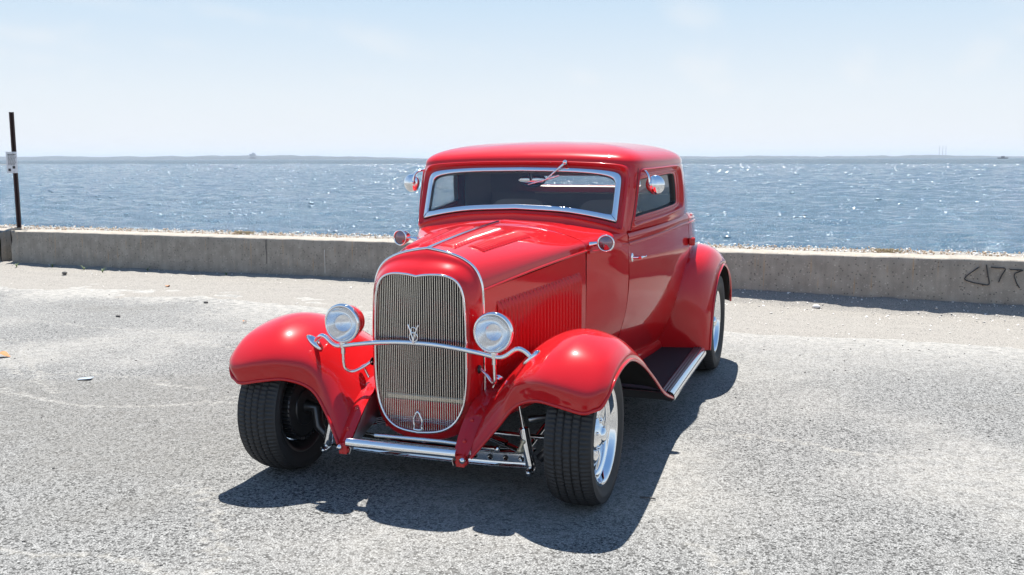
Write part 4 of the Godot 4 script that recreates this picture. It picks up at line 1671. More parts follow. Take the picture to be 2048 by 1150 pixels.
func tyre_mesh(R: float, W: float, rimr: float) -> Mesher:
	# built about the origin, axle along x, outside towards +x
	var m := Mesher.new()
	var h := W * 0.5
	var prof: Array = []
	var side := [Vector2(rimr, -h * 0.78), Vector2(rimr + 0.008, -h * 0.86), Vector2(rimr + 0.012, -h * 0.84), Vector2(rimr + 0.03, -h * 0.97), Vector2(lerpf(rimr, R, 0.5), -h * 1.0), Vector2(lerpf(rimr, R, 0.55), -h * 0.985), Vector2(lerpf(rimr, R, 0.78), -h * 0.96), Vector2(lerpf(rimr, R, 0.80), -h * 0.965), Vector2(R - 0.018, -h * 0.90)]
	for q in side: prof.append(Vector3(q.x, q.y, 0))
	# tread: five ribs between four grooves, as (radius, x, rib number)
	var nr := 5
	var tw := h * 1.66
	for k in nr:
		var a := -tw * 0.5 + tw * k / nr
		var b := a + tw / nr
		var ga := 0.0035
		for q in [a + ga, lerpf(a + ga, b - ga, 0.34), lerpf(a + ga, b - ga, 0.66), b - ga]:
			var crown := 0.012 * pow(absf(q) / (tw * 0.5), 2.6)
			prof.append(Vector3(R - crown, q, k + 1))
		if k < nr - 1:
			var crown := 0.012 * pow(absf(b) / (tw * 0.5), 2.6)
			prof.append(Vector3(R - crown - 0.009, b - ga + 0.0004, 0))
			prof.append(Vector3(R - crown - 0.009, b + ga - 0.0004, 0))
	for k in range(side.size() - 1, -1, -1): prof.append(Vector3(side[k].x, -side[k].y, 0))
	var lugs := 92
	var seg := lugs * 4
	var rows: Array = []
	for i in seg:
		var th := TAU * i / seg
		var r := PackedVector3Array()
		for p in prof:
			var rad: float = p.x
			var rib := int(p.z)
			var x: float = p.y
			if rib > 0:
				var ph := (i + rib * 2 + (rib % 2) * 1) % 4
				# cross cuts, deep on the shoulders and short on the middle ribs
				if ph == 0: rad -= 0.008 if (rib == 1 or rib == nr) else 0.006
				elif ph == 1 and rib % 2 == 0 and int(absf(x) * 1e4) % 3 == 0: rad -= 0.003
			r.append(Vector3(x, cos(th) * rad, sin(th) * rad))
		rows.append(r)
	m.grid(rows, true, false, Vector3.ZERO)
	return m

func build_wheel(s: float, front: bool) -> void:
	var R := 0.287 if front else 0.325
	var W := 0.195 if front else 0.262
	var rimr := 0.202 if front else 0.206
	var xc := 0.694 if front else 0.730
	var at := Vector3(s * xc, 0.313 if front else 0.351, 0.0 if front else -2.69)
	var w := Node3D.new()
	w.name = numbered("front_wheel" if front else "rear_wheel", car)
	car.add_child(w, true)
	w.position = at - CAR_AT
	if s < 0: w.rotation.y = PI
	put("tyre", tyre_mesh(R, W, rimr), M.rubber, w)
	# deep stepped rim: profile as (radius, x)
	var h := W * 0.5
	var ax := Transform3D(Basis(Vector3.BACK, -PI / 2), Vector3.ZERO)   # turns y to x
	var m := Mesher.new()
	var o := h * 0.80
	var pr := [Vector2(rimr - 0.002, o - 0.012), Vector2(rimr + 0.006, o), Vector2(rimr + 0.004, o + 0.006), Vector2(rimr - 0.006, o + 0.005), Vector2(rimr - 0.014, o - 0.004), Vector2(rimr - 0.018, o - 0.022), Vector2(rimr - 0.022, o - 0.026), Vector2(rimr - 0.036, o - 0.030), Vector2(rimr - 0.040, o - 0.038), Vector2(rimr - 0.043, o - 0.075)]
	m.lathe(pr, ax, 72)
	put("rim", m, M.chrome, w)
	m = Mesher.new()
	m.lathe([Vector2(rimr - 0.043, o - 0.074), Vector2(rimr - 0.046, -o + 0.04), Vector2(rimr - 0.02, -o + 0.02), Vector2(rimr - 0.012, -o + 0.002), Vector2(rimr + 0.004, -o)], ax, 72)
	put("inner_barrel", m, M.dark_metal, w)
	# centre with eight swelling spokes
	m = Mesher.new()
	var face := o - 0.042
	m.lathe([Vector2(0.034, face + 0.036), Vector2(0.040, face + 0.030), Vector2(0.066, face + 0.016), Vector2(0.074, face + 0.002), Vector2(0.076, face - 0.03)], ax, 40)
	put("wheel_centre", m, M.chrome, w)
	for k in 8:
		var th := TAU * k / 8.0 + 0.2
		m = Mesher.new()
		var rows: Array = []
		for i in 12:
			var t := i / 11.0
			var rad := lerpf(0.060, rimr - 0.040, t)
			var half := 0.010 + 0.020 * sin(PI * (0.12 + 0.80 * t))
			var rise := 0.020 * sin(PI * clampf(t * 0.95 + 0.08, 0, 1)) + 0.002
			var r := PackedVector3Array()
			for j in 12:
				var a := TAU * j / 12.0
				var lx := cos(a) * half
				var lz := sin(a) * rise
				if lz < 0: lz *= 0.5
				r.append(Vector3(face - 0.004 - 0.012 * t + lz, cos(th) * rad - sin(th) * lx, sin(th) * rad + cos(th) * lx))
			rows.append(r)
		m.grid(rows, false, true, Vector3(face - 0.01, cos(th) * 0.11, sin(th) * 0.11))
		put("spoke", m, M.chrome, w)
	m = Mesher.new()
	m.lathe([Vector2(0.0, face + 0.052), Vector2(0.018, face + 0.050), Vector2(0.030, face + 0.042), Vector2(0.034, face + 0.030)], ax, 28)
	put("hub_cap", m, M.chrome, w)
	for k in 5:
		var th := TAU * k / 5.0
		m = Mesher.new()
		m.lathe([Vector2(0.0, 0.014), Vector2(0.007, 0.012), Vector2(0.009, 0.0), Vector2(0.009, -0.01)], Transform3D(Basis(Vector3.BACK, -PI / 2), Vector3(face + 0.018, cos(th) * 0.055, sin(th) * 0.055)), 6)
		put("lug_nut", m, M.chrome, w)
	# finned drum behind
	m = Mesher.new()
	m.lathe([Vector2(0.0, -h * 0.1), Vector2(0.135, -h * 0.1), Vector2(0.140, -h * 0.25), Vector2(0.140, -h * 0.75), Vector2(0.126, -h * 0.8), Vector2(0.0, -h * 0.82)], ax, 48)
	put("brake_drum", m, M.dark_metal, w)
	m = Mesher.new()
	for k in 44:
		var th := TAU * k / 44.0
		m.box(Transform3D(Basis(Vector3.RIGHT, th), Vector3(-h * 0.52, cos(th) * 0.143, sin(th) * 0.143)), Vector3(h * 0.62, 0.014, 0.007), 0.002)
	put("drum_fins", m, M.dark_metal, w)

func build_lamps(s: float) -> void:
	# headlamp
	var c := Vector3(s * 0.342, 0.729, 0.125)
	var xf := Transform3D(Basis(Vector3.UP, s * 0.02) * Basis(Vector3.RIGHT, PI / 2), c)
	var m := Mesher.new()
	m.lathe([Vector2(0.078, 0.004), Vector2(0.080, -0.006), Vector2(0.077, -0.03), Vector2(0.068, -0.065), Vector2(0.052, -0.095), Vector2(0.028, -0.115), Vector2(0.0, -0.122)], xf, 48)
	var lamp := cput("headlamp", m, M.paint)
	m = Mesher.new()
	m.lathe([Vector2(0.080, -0.010), Vector2(0.084, -0.004), Vector2(0.085, 0.006), Vector2(0.082, 0.015), Vector2(0.076, 0.018), Vector2(0.0725, 0.015), Vector2(0.0715, 0.008)], xf, 64)
	put("rim_ring", m, M.chrome, lamp)
	m = Mesher.new()
	m.lathe([Vector2(0.0735, 0.008), Vector2(0.066, -0.012), Vector2(0.052, -0.032), Vector2(0.034, -0.046), Vector2(0.014, -0.053), Vector2(0.0, -0.054)], xf, 48)
	put("reflector", m, M.reflector, lamp)
	m = Mesher.new()
	m.lathe([Vector2(0.0, 0.004), Vector2(0.007, 0.0), Vector2(0.009, -0.010), Vector2(0.007, -0.05)], xf, 16)
	put("bulb", m, M.lens, lamp)
	# fluted glass
	m = Mesher.new()
	var rows: Array = []
	for i in 15:
		var rr := 0.0725 * i / 14.0 + 0.0004
		var r := PackedVector3Array()
		for k in 96:
			var a := TAU * k / 96.0
			var x := cos(a) * rr
			var y := 0.011 + 0.011 * (1.0 - pow(rr / 0.073, 2.0)) 
			r.append(xf * Vector3(x, y, sin(a) * rr))
		rows.append(r)
	m.grid(rows, false, true, c)
	put("lens", m, M.lens, lamp)
	var fl := Mesher.new()
	for k in 19:
		var x := -0.063 + 0.007 * k
		var hh := sqrt(maxf(0.0, 0.0695 * 0.0695 - x * x))
		var p: Array = []
		for j in 9:
			var zz := lerpf(-hh, hh, j / 8.0)
			var rr := sqrt(x * x + zz * zz)
			p.append(xf * Vector3(x, 0.0118 + 0.011 * (1.0 - pow(rr / 0.073, 2.0)), zz))
		fl.tube(p, 0.0008, 5)
	put("lens_flutes", fl, M.lens, lamp)
	# foot of the lamp and its lead in flexible conduit
	m = Mesher.new()
	m.lathe([Vector2(0.012, 0.018), Vector2(0.016, 0.008), Vector2(0.016, -0.014), Vector2(0.011, -0.018), Vector2(0.011, -0.042), Vector2(0.0, -0.042)], Transform3D(Basis.IDENTITY, Vector3(s * 0.345, 0.640, 0.125)), 16)
	put("lamp_foot", m, M.chrome, lamp)
	m = Mesher.new()
	var path: Array
	if s > 0: path = curve([Vector3(0.345, 0.600, 0.125), Vector3(0.345, 0.555, 0.122), Vector3(0.341, 0.524, 0.112), Vector3(0.322, 0.518, 0.095), Vector3(0.285, 0.540, 0.065), Vector3(0.250, 0.556, 0.045)], 90)
	else: path = curve([Vector3(-0.345, 0.600, 0.125), Vector3(-0.346, 0.560, 0.122), Vector3(-0.342, 0.528, 0.112), Vector3(-0.322, 0.513, 0.088), Vector3(-0.285, 0.530, 0.062), Vector3(-0.250, 0.556, 0.045)], 90)
	var rad: Array = []
	for k in path.size(): rad.append(0.0066 + (0.0011 if k % 2 else 0.0))
	m.tube(path, rad, 10)
	put("flexible_lead", m, M.polish, lamp)
	# mount on the wing
	m = Mesher.new()
	var pad := Vector3(s * 0.492, 0.634, 0.108)
	var pn := Vector3(-s * 0.60, 0.68, 0.42).normalized()
	var px := Vector3(0, 0, 1).cross(pn).normalized()
	var pz := px.cross(pn).normalized()
	var pb := Basis(px, pn, pz)
	m.lathe([Vector2(0.0, 0.010), Vector2(0.020, 0.009), Vector2(0.027, 0.004), Vector2(0.029, -0.003)], Transform3D(pb, pad).scaled_local(Vector3(1.55, 1, 0.75)), 32)
	var pd := cput("lamp_bar_pad", m, M.chrome)
	m = Mesher.new()
	m.lathe([Vector2(0.0, -0.002), Vector2(0.030, -0.002), Vector2(0.032, -0.006), Vector2(0.032, -0.022)], Transform3D(pb, pad).scaled_local(Vector3(1.55, 1, 0.78)), 32)
	put("gasket", m, M.black, pd)
	# cowl lamp on its stalk
	var k := Vector3(s * 0.550, 1.012, -0.868)
	var kx := Transform3D(Basis(Vector3.UP, s * 0.15) * Basis(Vector3.RIGHT, PI / 2), k).scaled_local(Vector3(1.1, 1.1, 1.1))
	m = Mesher.new()
	m.lathe([Vector2(0.036, 0.006), Vector2(0.035, -0.012), Vector2(0.027, -0.038), Vector2(0.012, -0.056), Vector2(0.0, -0.06)], kx, 32)
	var cl := cput("cowl_lamp", m, M.chrome)
	m = Mesher.new()
	m.lathe([Vector2(0.034, 0.002), Vector2(0.0385, 0.004), Vector2(0.0385, 0.011), Vector2(0.034, 0.014), Vector2(0.0315, 0.010)], kx, 40)
	put("rim_ring", m, M.chrome, cl)
	m = Mesher.new()
	m.lathe([Vector2(0.0, 0.015), Vector2(0.012, 0.0142), Vector2(0.024, 0.011), Vector2(0.032, 0.008)], kx, 32)
	put("red_lens", m, M.amber_dark, cl)
	m = Mesher.new()
	m.tube([k + Vector3(-s * 0.028, -0.004, -0.016), k + Vector3(-s * 0.05, -0.005, -0.018), k + Vector3(-s * 0.085, -0.012, -0.02)], [0.009, 0.011, 0.015], 12)
	put("stalk", m, M.chrome, cl)
	if s > 0:
		# bar between the wings, with the emblem
		m = Mesher.new()
		var half := [Vector3(0, 0.667, 0.140), Vector3(0.09, 0.665, 0.140), Vector3(0.19, 0.656, 0.138), Vector3(0.28, 0.643, 0.134), Vector3(0.335, 0.633, 0.130), Vector3(0.372, 0.630, 0.128), Vector3(0.398, 0.640, 0.127), Vector3(0.428, 0.662, 0.123), Vector3(0.450, 0.667, 0.119), Vector3(0.472, 0.655, 0.113), Vector3(0.488, 0.640, 0.109)]
		var all: Array = []
		for i in range(half.size() - 1, 0, -1): all.append(Vector3(-half[i].x, half[i].y, half[i].z))
		for q in half: all.append(q)
		m.tube(curve(all, 120), 0.0105, 12)
		var bar := cput("headlamp_bar", m, M.chrome)
		var e := Mesher.new()
		var z := 0.152
		var circ := func(cy: float, r: float) -> Array:
			var a: Array = []
			for i in 28: a.append(Vector3(cos(TAU * i / 28.0) * r, cy + sin(TAU * i / 28.0) * r, z))
			return a
		e.tube(circ.call(0.7235, 0.0115), 0.0022, 8, true)
		e.tube(circ.call(0.6935, 0.0185), 0.0026, 8, true)
		e.tube(curve([Vector3(-0.024, 0.7455, z + 0.003), Vector3(-0.017, 0.730, z + 0.003), Vector3(-0.009, 0.707, z + 0.003), Vector3(-0.003, 0.690, z + 0.003), Vector3(0, 0.667, z + 0.003)], 20), [0.004, 0.0042, 0.004, 0.004, 0.0038, 0.0036, 0.0034, 0.0032, 0.003, 0.003, 0.003, 0.003, 0.003, 0.003, 0.003, 0.003, 0.003, 0.0032, 0.0034, 0.0036], 8)
		e.tube(curve([Vector3(0.024, 0.7455, z + 0.003), Vector3(0.017, 0.730, z + 0.003), Vector3(0.009, 0.707, z + 0.003), Vector3(0.003, 0.690, z + 0.003), Vector3(0, 0.667, z + 0.003)], 20), [0.004, 0.0042, 0.004, 0.004, 0.0038, 0.0036, 0.0034, 0.0032, 0.003, 0.003, 0.003, 0.003, 0.003, 0.003, 0.003, 0.003, 0.003, 0.0032, 0.0034, 0.0036], 8)
		put("emblem", e, M.chrome, bar)

func build_door_bits(s: float) -> void:
	# round mirror on a curved arm
	var c := Vector3(s * 0.697, 1.283, -1.308)
	var xf := Transform3D(Basis(Vector3.UP, s * 0.1) * Basis(Vector3.RIGHT, PI / 2), c)
	var m := Mesher.new()
	m.lathe([Vector2(0.0, 0.020), Vector2(0.018, 0.0185), Vector2(0.034, 0.013), Vector2(0.046, 0.005), Vector2(0.0505, -0.003), Vector2(0.048, -0.008), Vector2(0.0, -0.008)], xf, 40)
	var mi := cput("door_mirror", m, M.chrome)
	m = Mesher.new()
	m.tube(curve([Vector3(s * 0.598, 1.350, -1.335), Vector3(s * 0.622, 1.354, -1.325), Vector3(s * 0.650, 1.350, -1.300), Vector3(s * 0.668, 1.325, -1.284), Vector3(s * 0.672, 1.296, -1.282)], 24), 0.0062, 10)
	put("arm", m, M.chrome, mi)
	m = Mesher.new()
	m.lathe([Vector2(0.0, 0.012), Vector2(0.009, 0.010), Vector2(0.012, 0.0), Vector2(0.009, -0.01)], Transform3D(Basis(Vector3.RIGHT, PI / 2), Vector3(s * 0.674, 1.288, -1.287)), 16)
	put("pivot", m, M.chrome, mi)
	m = Mesher.new()
	m.box(Transform3D(Basis.IDENTITY, Vector3(s * 0.600, 1.350, -1.333)), Vector3(0.020, 0.026, 0.026), 0.006)
	put("clamp", m, M.chrome, mi)
	# handle
	var h := Vector3(s * 0.592, 0.907, -1.245)
	m = Mesher.new()
	m.lathe([Vector2(0.0, 0.010), Vector2(0.010, 0.009), Vector2(0.013, 0.004), Vector2(0.014, 0.0)], Transform3D(Basis(Vector3.BACK, -s * PI / 2), h).scaled_local(Vector3(1.9, 1, 1.15)), 24)
	var hd := cput("door_handle", m, M.chrome)
	m = Mesher.new()
	m.tube([h, h + Vector3(s * 0.028, 0.0, -0.002), h + Vector3(s * 0.046, 0.001, -0.006)], [0.009, 0.007, 0.0095], 12)
	m.tube(curve([h + Vector3(s * 0.046, 0.0, 0.006), h + Vector3(s * 0.050, 0.002, -0.020), h + Vector3(s * 0.054, 0.0, -0.055), h + Vector3(s * 0.054, -0.004, -0.080), h + Vector3(s * 0.056, 0.004, -0.100)], 20), [0.010, 0.0105, 0.011, 0.011, 0.0108, 0.0104, 0.010, 0.0095, 0.009, 0.0085, 0.008, 0.0075, 0.007, 0.0066, 0.0062, 0.0058, 0.0054, 0.005, 0.0045, 0.004], 12, false, 0.7)
	put("lever", m, M.chrome, hd)
	# hinges at the back edge
	for y in [0.918, 0.600]:
		var z := -2.205
		var X := body_x(z) + (0.012 if y > 0.8 else -0.001)
		m = Mesher.new()
		m.box(Transform3D(Basis(Vector3.UP, s * 0.05), Vector3(s * (X + 0.014), y, z)), Vector3(0.030, 0.044, 0.075), 0.006)
		m.box(Transform3D(Basis.IDENTITY, Vector3(s * (X + 0.022), y, z)), Vector3(0.026, 0.050, 0.026), 0.008)
		cput("door_hinge", m, M.paint)

func build_chassis() -> void:
	var m: Mesher
	# frame rails
	for s in [1.0, -1.0]:
		m = Mesher.new()
		var rows: Array = []
		var path := [Vector3(0.262, 0.235, 0.292), Vector3(0.262, 0.29, 0.20), Vector3(0.264, 0.345, 0.10), Vector3(0.272, 0.375, -0.05), Vector3(0.30, 0.365, -0.40), Vector3(0.36, 0.34, -0.9), Vector3(0.40, 0.33, -1.6), Vector3(0.42, 0.36, -2.3), Vector3(0.42, 0.42, -2.7), Vector3(0.40, 0.42, -3.3)]
		for q in curve(path, 60):
			var f := smoothstep(0.30, 0.05, q.z)
			var hh := lerpf(0.022, 0.065, f)
			rows.append(pk([q + Vector3(0.018, hh, 0), q + Vector3(0.018, -hh, 0), q + Vector3(-0.018, -hh, 0), q + Vector3(-0.018, hh, 0)]))
		m.grid(mx(rows, s), false, true, null)
		m.poly(Array(mx(rows, s)[0]), Vector3(s * 0.262, 0.3, 0.0))
		cput("frame_rail", m, M.paint)
		# bright inner cheek of the horn
		m = Mesher.new()
		rows = []
		for q in curve(path.slice(0, 4), 18):
			rows.append(pk([Vector3(0.231, q.y + lerpf(0.018, 0.062, smoothstep(0.29, 0.1, q.z)), q.z), Vector3(0.225, q.y, q.z), Vector3(0.231, q.y - lerpf(0.02, 0.06, smoothstep(0.29, 0.1, q.z)), q.z)]))
		m.sheet(mx(rows, s), 0.003, Vector3(s * 0.4, 0.3, 0.1))
		cput("horn_cheek", m, M.steel)
		# horn bolt
		m = Mesher.new()
		m.lathe([Vector2(0.0, 0.014), Vector2(0.006, 0.014), Vector2(0.0075, 0.010), Vector2(0.012, 0.009), Vector2(0.012, 0.0), Vector2(0.010, -0.004)], Transform3D(Basis(Vector3.RIGHT, PI / 2), Vector3(s * 0.274, 0.243, 0.296)), 12)
		cput("horn_bolt", m, M.polish)
		m = Mesher.new()
		m.box(Transform3D(Basis.IDENTITY, Vector3(s * 0.262, 0.228, 0.275)), Vector3(0.05, 0.022, 0.03), 0.006)
		cput("horn_tip", m, M.paint)
		# damper, standing between axle and frame
		var lo := Vector3(s * 0.478, 0.160, 0.055)
		var hi := Vector3(s * 0.418, 0.435, 0.045)
		var mid := lo.lerp(hi, 0.60)
		m = Mesher.new()
		m.tube([lo, lo.lerp(hi, 0.05), lo.lerp(hi, 0.58), mid], [0.016, 0.021, 0.021, 0.018], 18)
		var sh := cput("front_damper", m, M.chrome)
		m = Mesher.new()
		m.tube([mid, hi], 0.0062, 10)
		put("damper_rod", m, M.chrome, sh)
		m = Mesher.new()
		m.lathe([Vector2(0.0, 0.042), Vector2(0.007, 0.042), Vector2(0.010, 0.038), Vector2(0.011, 0.030), Vector2(0.017, 0.029), Vector2(0.018, 0.018), Vector2(0.016, -0.02), Vector2(0.0, -0.02)], Transform3D(Basis(Vector3.RIGHT, PI / 2), lo + Vector3(0, -0.012, 0.0)), 14)
		put("damper_eye", m, M.polish, sh)
		# spring shackle
		m = Mesher.new()
		for q in [Vector3(s * 0.432, 0.232, 0.062), Vector3(s * 0.448, 0.272, 0.062)]:
			m.lathe([Vector2(0.0, 0.012), Vector2(0.009, 0.012), Vector2(0.013, 0.007), Vector2(0.013, -0.012)], Transform3D(Basis(Vector3.RIGHT, PI / 2), q), 16)
		m.tube([Vector3(s * 0.432, 0.232, 0.066), Vector3(s * 0.448, 0.272, 0.066)], 0.009, 8)
		cput("spring_shackle", m, M.gold)
		# steering arm and backing plate
		m = Mesher.new()
		m.lathe([Vector2(0.0, 0.004), Vector2(0.078, 0.004), Vector2(0.084, 0.0), Vector2(0.084, -0.008), Vector2(0.0, -0.010)], Transform3D(Basis(Vector3.BACK, s * PI / 2), Vector3(s * 0.612, 0.312, 0.0)), 36)
		cput("backing_plate", m, M.dark_metal)
		m = Mesher.new()
		m.tube([Vector3(s * 0.50, 0.19, 0.01), Vector3(s * 0.545, 0.23, 0.01), Vector3(s * 0.56, 0.31, 0.0), Vector3(s * 0.61, 0.315, 0.0)], [0.02, 0.024, 0.026, 0.03], 12)
		cput("stub_axle", m, M.dark_metal)
		m = Mesher.new()
		m.tube([Vector3(s * 0.56, 0.375, 0.02), Vector3(s * 0.505, 0.372, 0.05), Vector3(s * 0.47, 0.365, 0.06)], [0.012, 0.012, 0.016], 10)
		cput("steering_arm", m, M.steel)
		# radius rod back to the frame
		m = Mesher.new()
		m.tube([Vector3(s * 0.42, 0.19, -0.02), Vector3(s * 0.36, 0.24, -0.9)], 0.014, 10)
		cput("radius_rod", m, M.polish)
		m = Mesher.new()
		m.tube([Vector3(s * 0.60, 0.352, -2.69), Vector3(s * 0.0, 0.352, -2.69)], [0.045, 0.06], 16)
		cput("rear_axle", m, M.dark_metal)
	# bar between the horns
	m = Mesher.new()
	m.tube([Vector3(-0.244, 0.263, 0.285), Vector3(0, 0.263, 0.288), Vector3(0.244, 0.263, 0.285)], 0.0185, 20)
	cput("spreader_bar", m, M.chrome)
	# drilled dropped axle
	var beam := CSGCombiner3D.new()
	m = Mesher.new()
	var ap := func(x: float) -> float: return 0.172 + 0.010 * pow(absf(x) / 0.45, 3.0)
	for f in [0.030, -0.030]:
		var rows: Array = []
		for i in 41:
			var x := lerpf(-0.47, 0.47, i / 40.0)
			var y: float = ap.call(x) + f
			rows.append(pk([Vector3(x, y + 0.005, 0.032), Vector3(x, y - 0.005, 0.032), Vector3(x, y - 0.005, -0.032), Vector3(x, y + 0.005, -0.032)]))
		m.grid(rows, false, true, null)
	var axle := cput("front_axle", m, M.chrome)
	# web with round holes: strips between polygons, each bay is one ring from hole to square
	m = Mesher.new()
	for side in [1.0, -1.0]:
		for k in 13:
			var x0 := -0.455 + 0.07 * k
			var x1 := x0 + 0.07
			var xc := (x0 + x1) * 0.5
			var yc: float = ap.call(xc)
			var hole := absf(xc) > 0.2
			var a := PackedVector3Array()
			var b := PackedVector3Array()
			var c := PackedVector3Array()
			for i in 24:
				var th := TAU * i / 24.0 + PI / 24.0 * 0
				var q := Vector2(cos(th), sin(th))
				var sq := q / maxf(absf(q.x), absf(q.y))
				a.append(Vector3(xc + sq.x * 0.035, yc + sq.y * 0.026, 0.010 * side))
				var hr := 0.0125 if hole else 0.0005
				b.append(Vector3(xc + q.x * hr, yc + q.y * hr, 0.010 * side))
				c.append(Vector3(xc + q.x * hr, yc + q.y * hr, 0.0))
			m.grid([a, b], false, true, Vector3(xc, yc, 0))
			m.grid([b, c], false, true, null)
	put("axle_web", m, M.polish, axle)
	beam.free()
	# leaves of the cross spring
	for k in 5:
		m = Mesher.new()
		var w := 0.43 - 0.065 * k
		var p: Array = []
		var rows: Array = []
		for i in 31:
			var x := lerpf(-w, w, i / 30.0)
			var y := 0.232 + 0.095 * (1.0 - pow(absf(x) / 0.43, 1.7)) + 0.0085 * k - 0.012
			rows.append(pk([Vector3(x, y + 0.0032, 0.062), Vector3(x, y - 0.0032, 0.062), Vector3(x, y - 0.0032, 0.018), Vector3(x, y + 0.0032, 0.018)]))
		m.grid(rows, false, true, null)
		cput("spring_leaf", m, M.chrome)
	# clips, tie rod
	for s in [1.0, -1.0]:
		m = Mesher.new()
		m.box(Transform3D(Basis.IDENTITY, Vector3(s * 0.27, 0.285, 0.042)), Vector3(0.018, 0.045, 0.056), 0.004)
		cput("spring_clip", m, M.gold)
	m = Mesher.new()
	m.tube([Vector3(-0.54, 0.24, -0.12), Vector3(0, 0.24, -0.12), Vector3(0.54, 0.24, -0.12)], 0.011, 10)
	cput("tie_rod", m, M.polish)
	m = Mesher.new()
	m.tube([Vector3(-0.18, 0.265, 0.165), Vector3(0.12, 0.268, 0.165), Vector3(0.37, 0.262, 0.165)], 0.0085, 10)
	m.lathe([Vector2(0.0, 0.012), Vector2(0.012, 0.008), Vector2(0.014, 0.0), Vector2(0.010, -0.01)], Transform3D(Basis(Vector3.BACK, -PI / 2), Vector3(0.37, 0.262, 0.165)), 12)
	cput("panhard_bar", m, M.polish)
	# engine, gearbox, tank and exhaust underneath
	m = Mesher.new()
	m.box(Transform3D(Basis.IDENTITY, Vector3(0, 0.56, -0.45)), Vector3(0.36, 0.44, 0.62), 0.05)
	m.box(Transform3D(Basis.IDENTITY, Vector3(0, 0.32, -0.45)), Vector3(0.24, 0.14, 0.5), 0.04)
	m.box(Transform3D(Basis.IDENTITY, Vector3(0, 0.36, -1.1)), Vector3(0.24, 0.22, 0.7), 0.05)
	cput("engine", m, M.liner)
	m = Mesher.new()
	m.box(Transform3D(Basis.IDENTITY, Vector3(0, 0.40, -3.0)), Vector3(0.7, 0.2, 0.4), 0.05)
	cput("fuel_tank", m, M.dark_metal)

# ---------------------------------------------------------------- small things on the ground
func pebble_mesh(seed_: int, size: Vector3) -> Mesher:
	var f := FastNoiseLite.new()
	f.seed = seed_
	f.frequency = 1.2
	var rows: Array = []
	for i in 7:
		var a := PI * i / 6.0
		var r := PackedVector3Array()
		for k in 9:
			var b := TAU * k / 9.0
			var d := Vector3(sin(a) * cos(b), cos(a), sin(a) * sin(b))
			r.append(d * size * (1.0 + 0.35 * f.get_noise_3dv(d)))
		rows.append(r)
	var m := Mesher.new()
	m.grid(rows, false, true, Vector3.ZERO)
	return m

func scatter(called: String, mesh: Mesh, material: Material, places: Array, label: String) -> void:
	var mm := MultiMesh.new()
	mm.transform_format = MultiMesh.TRANSFORM_3D
	mm.mesh = mesh
	mm.instance_count = places.size()
	for k in places.size(): mm.set_instance_transform(k, places[k])
	var o := MultiMeshInstance3D.new()
	o.name = called
	o.multimesh = mm
	o.material_override = material
	add_child(o)
	o.set_meta("kind", "stuff")
	o.set_meta("label", label)
	o.set_meta("category", called.split("_")[-1])

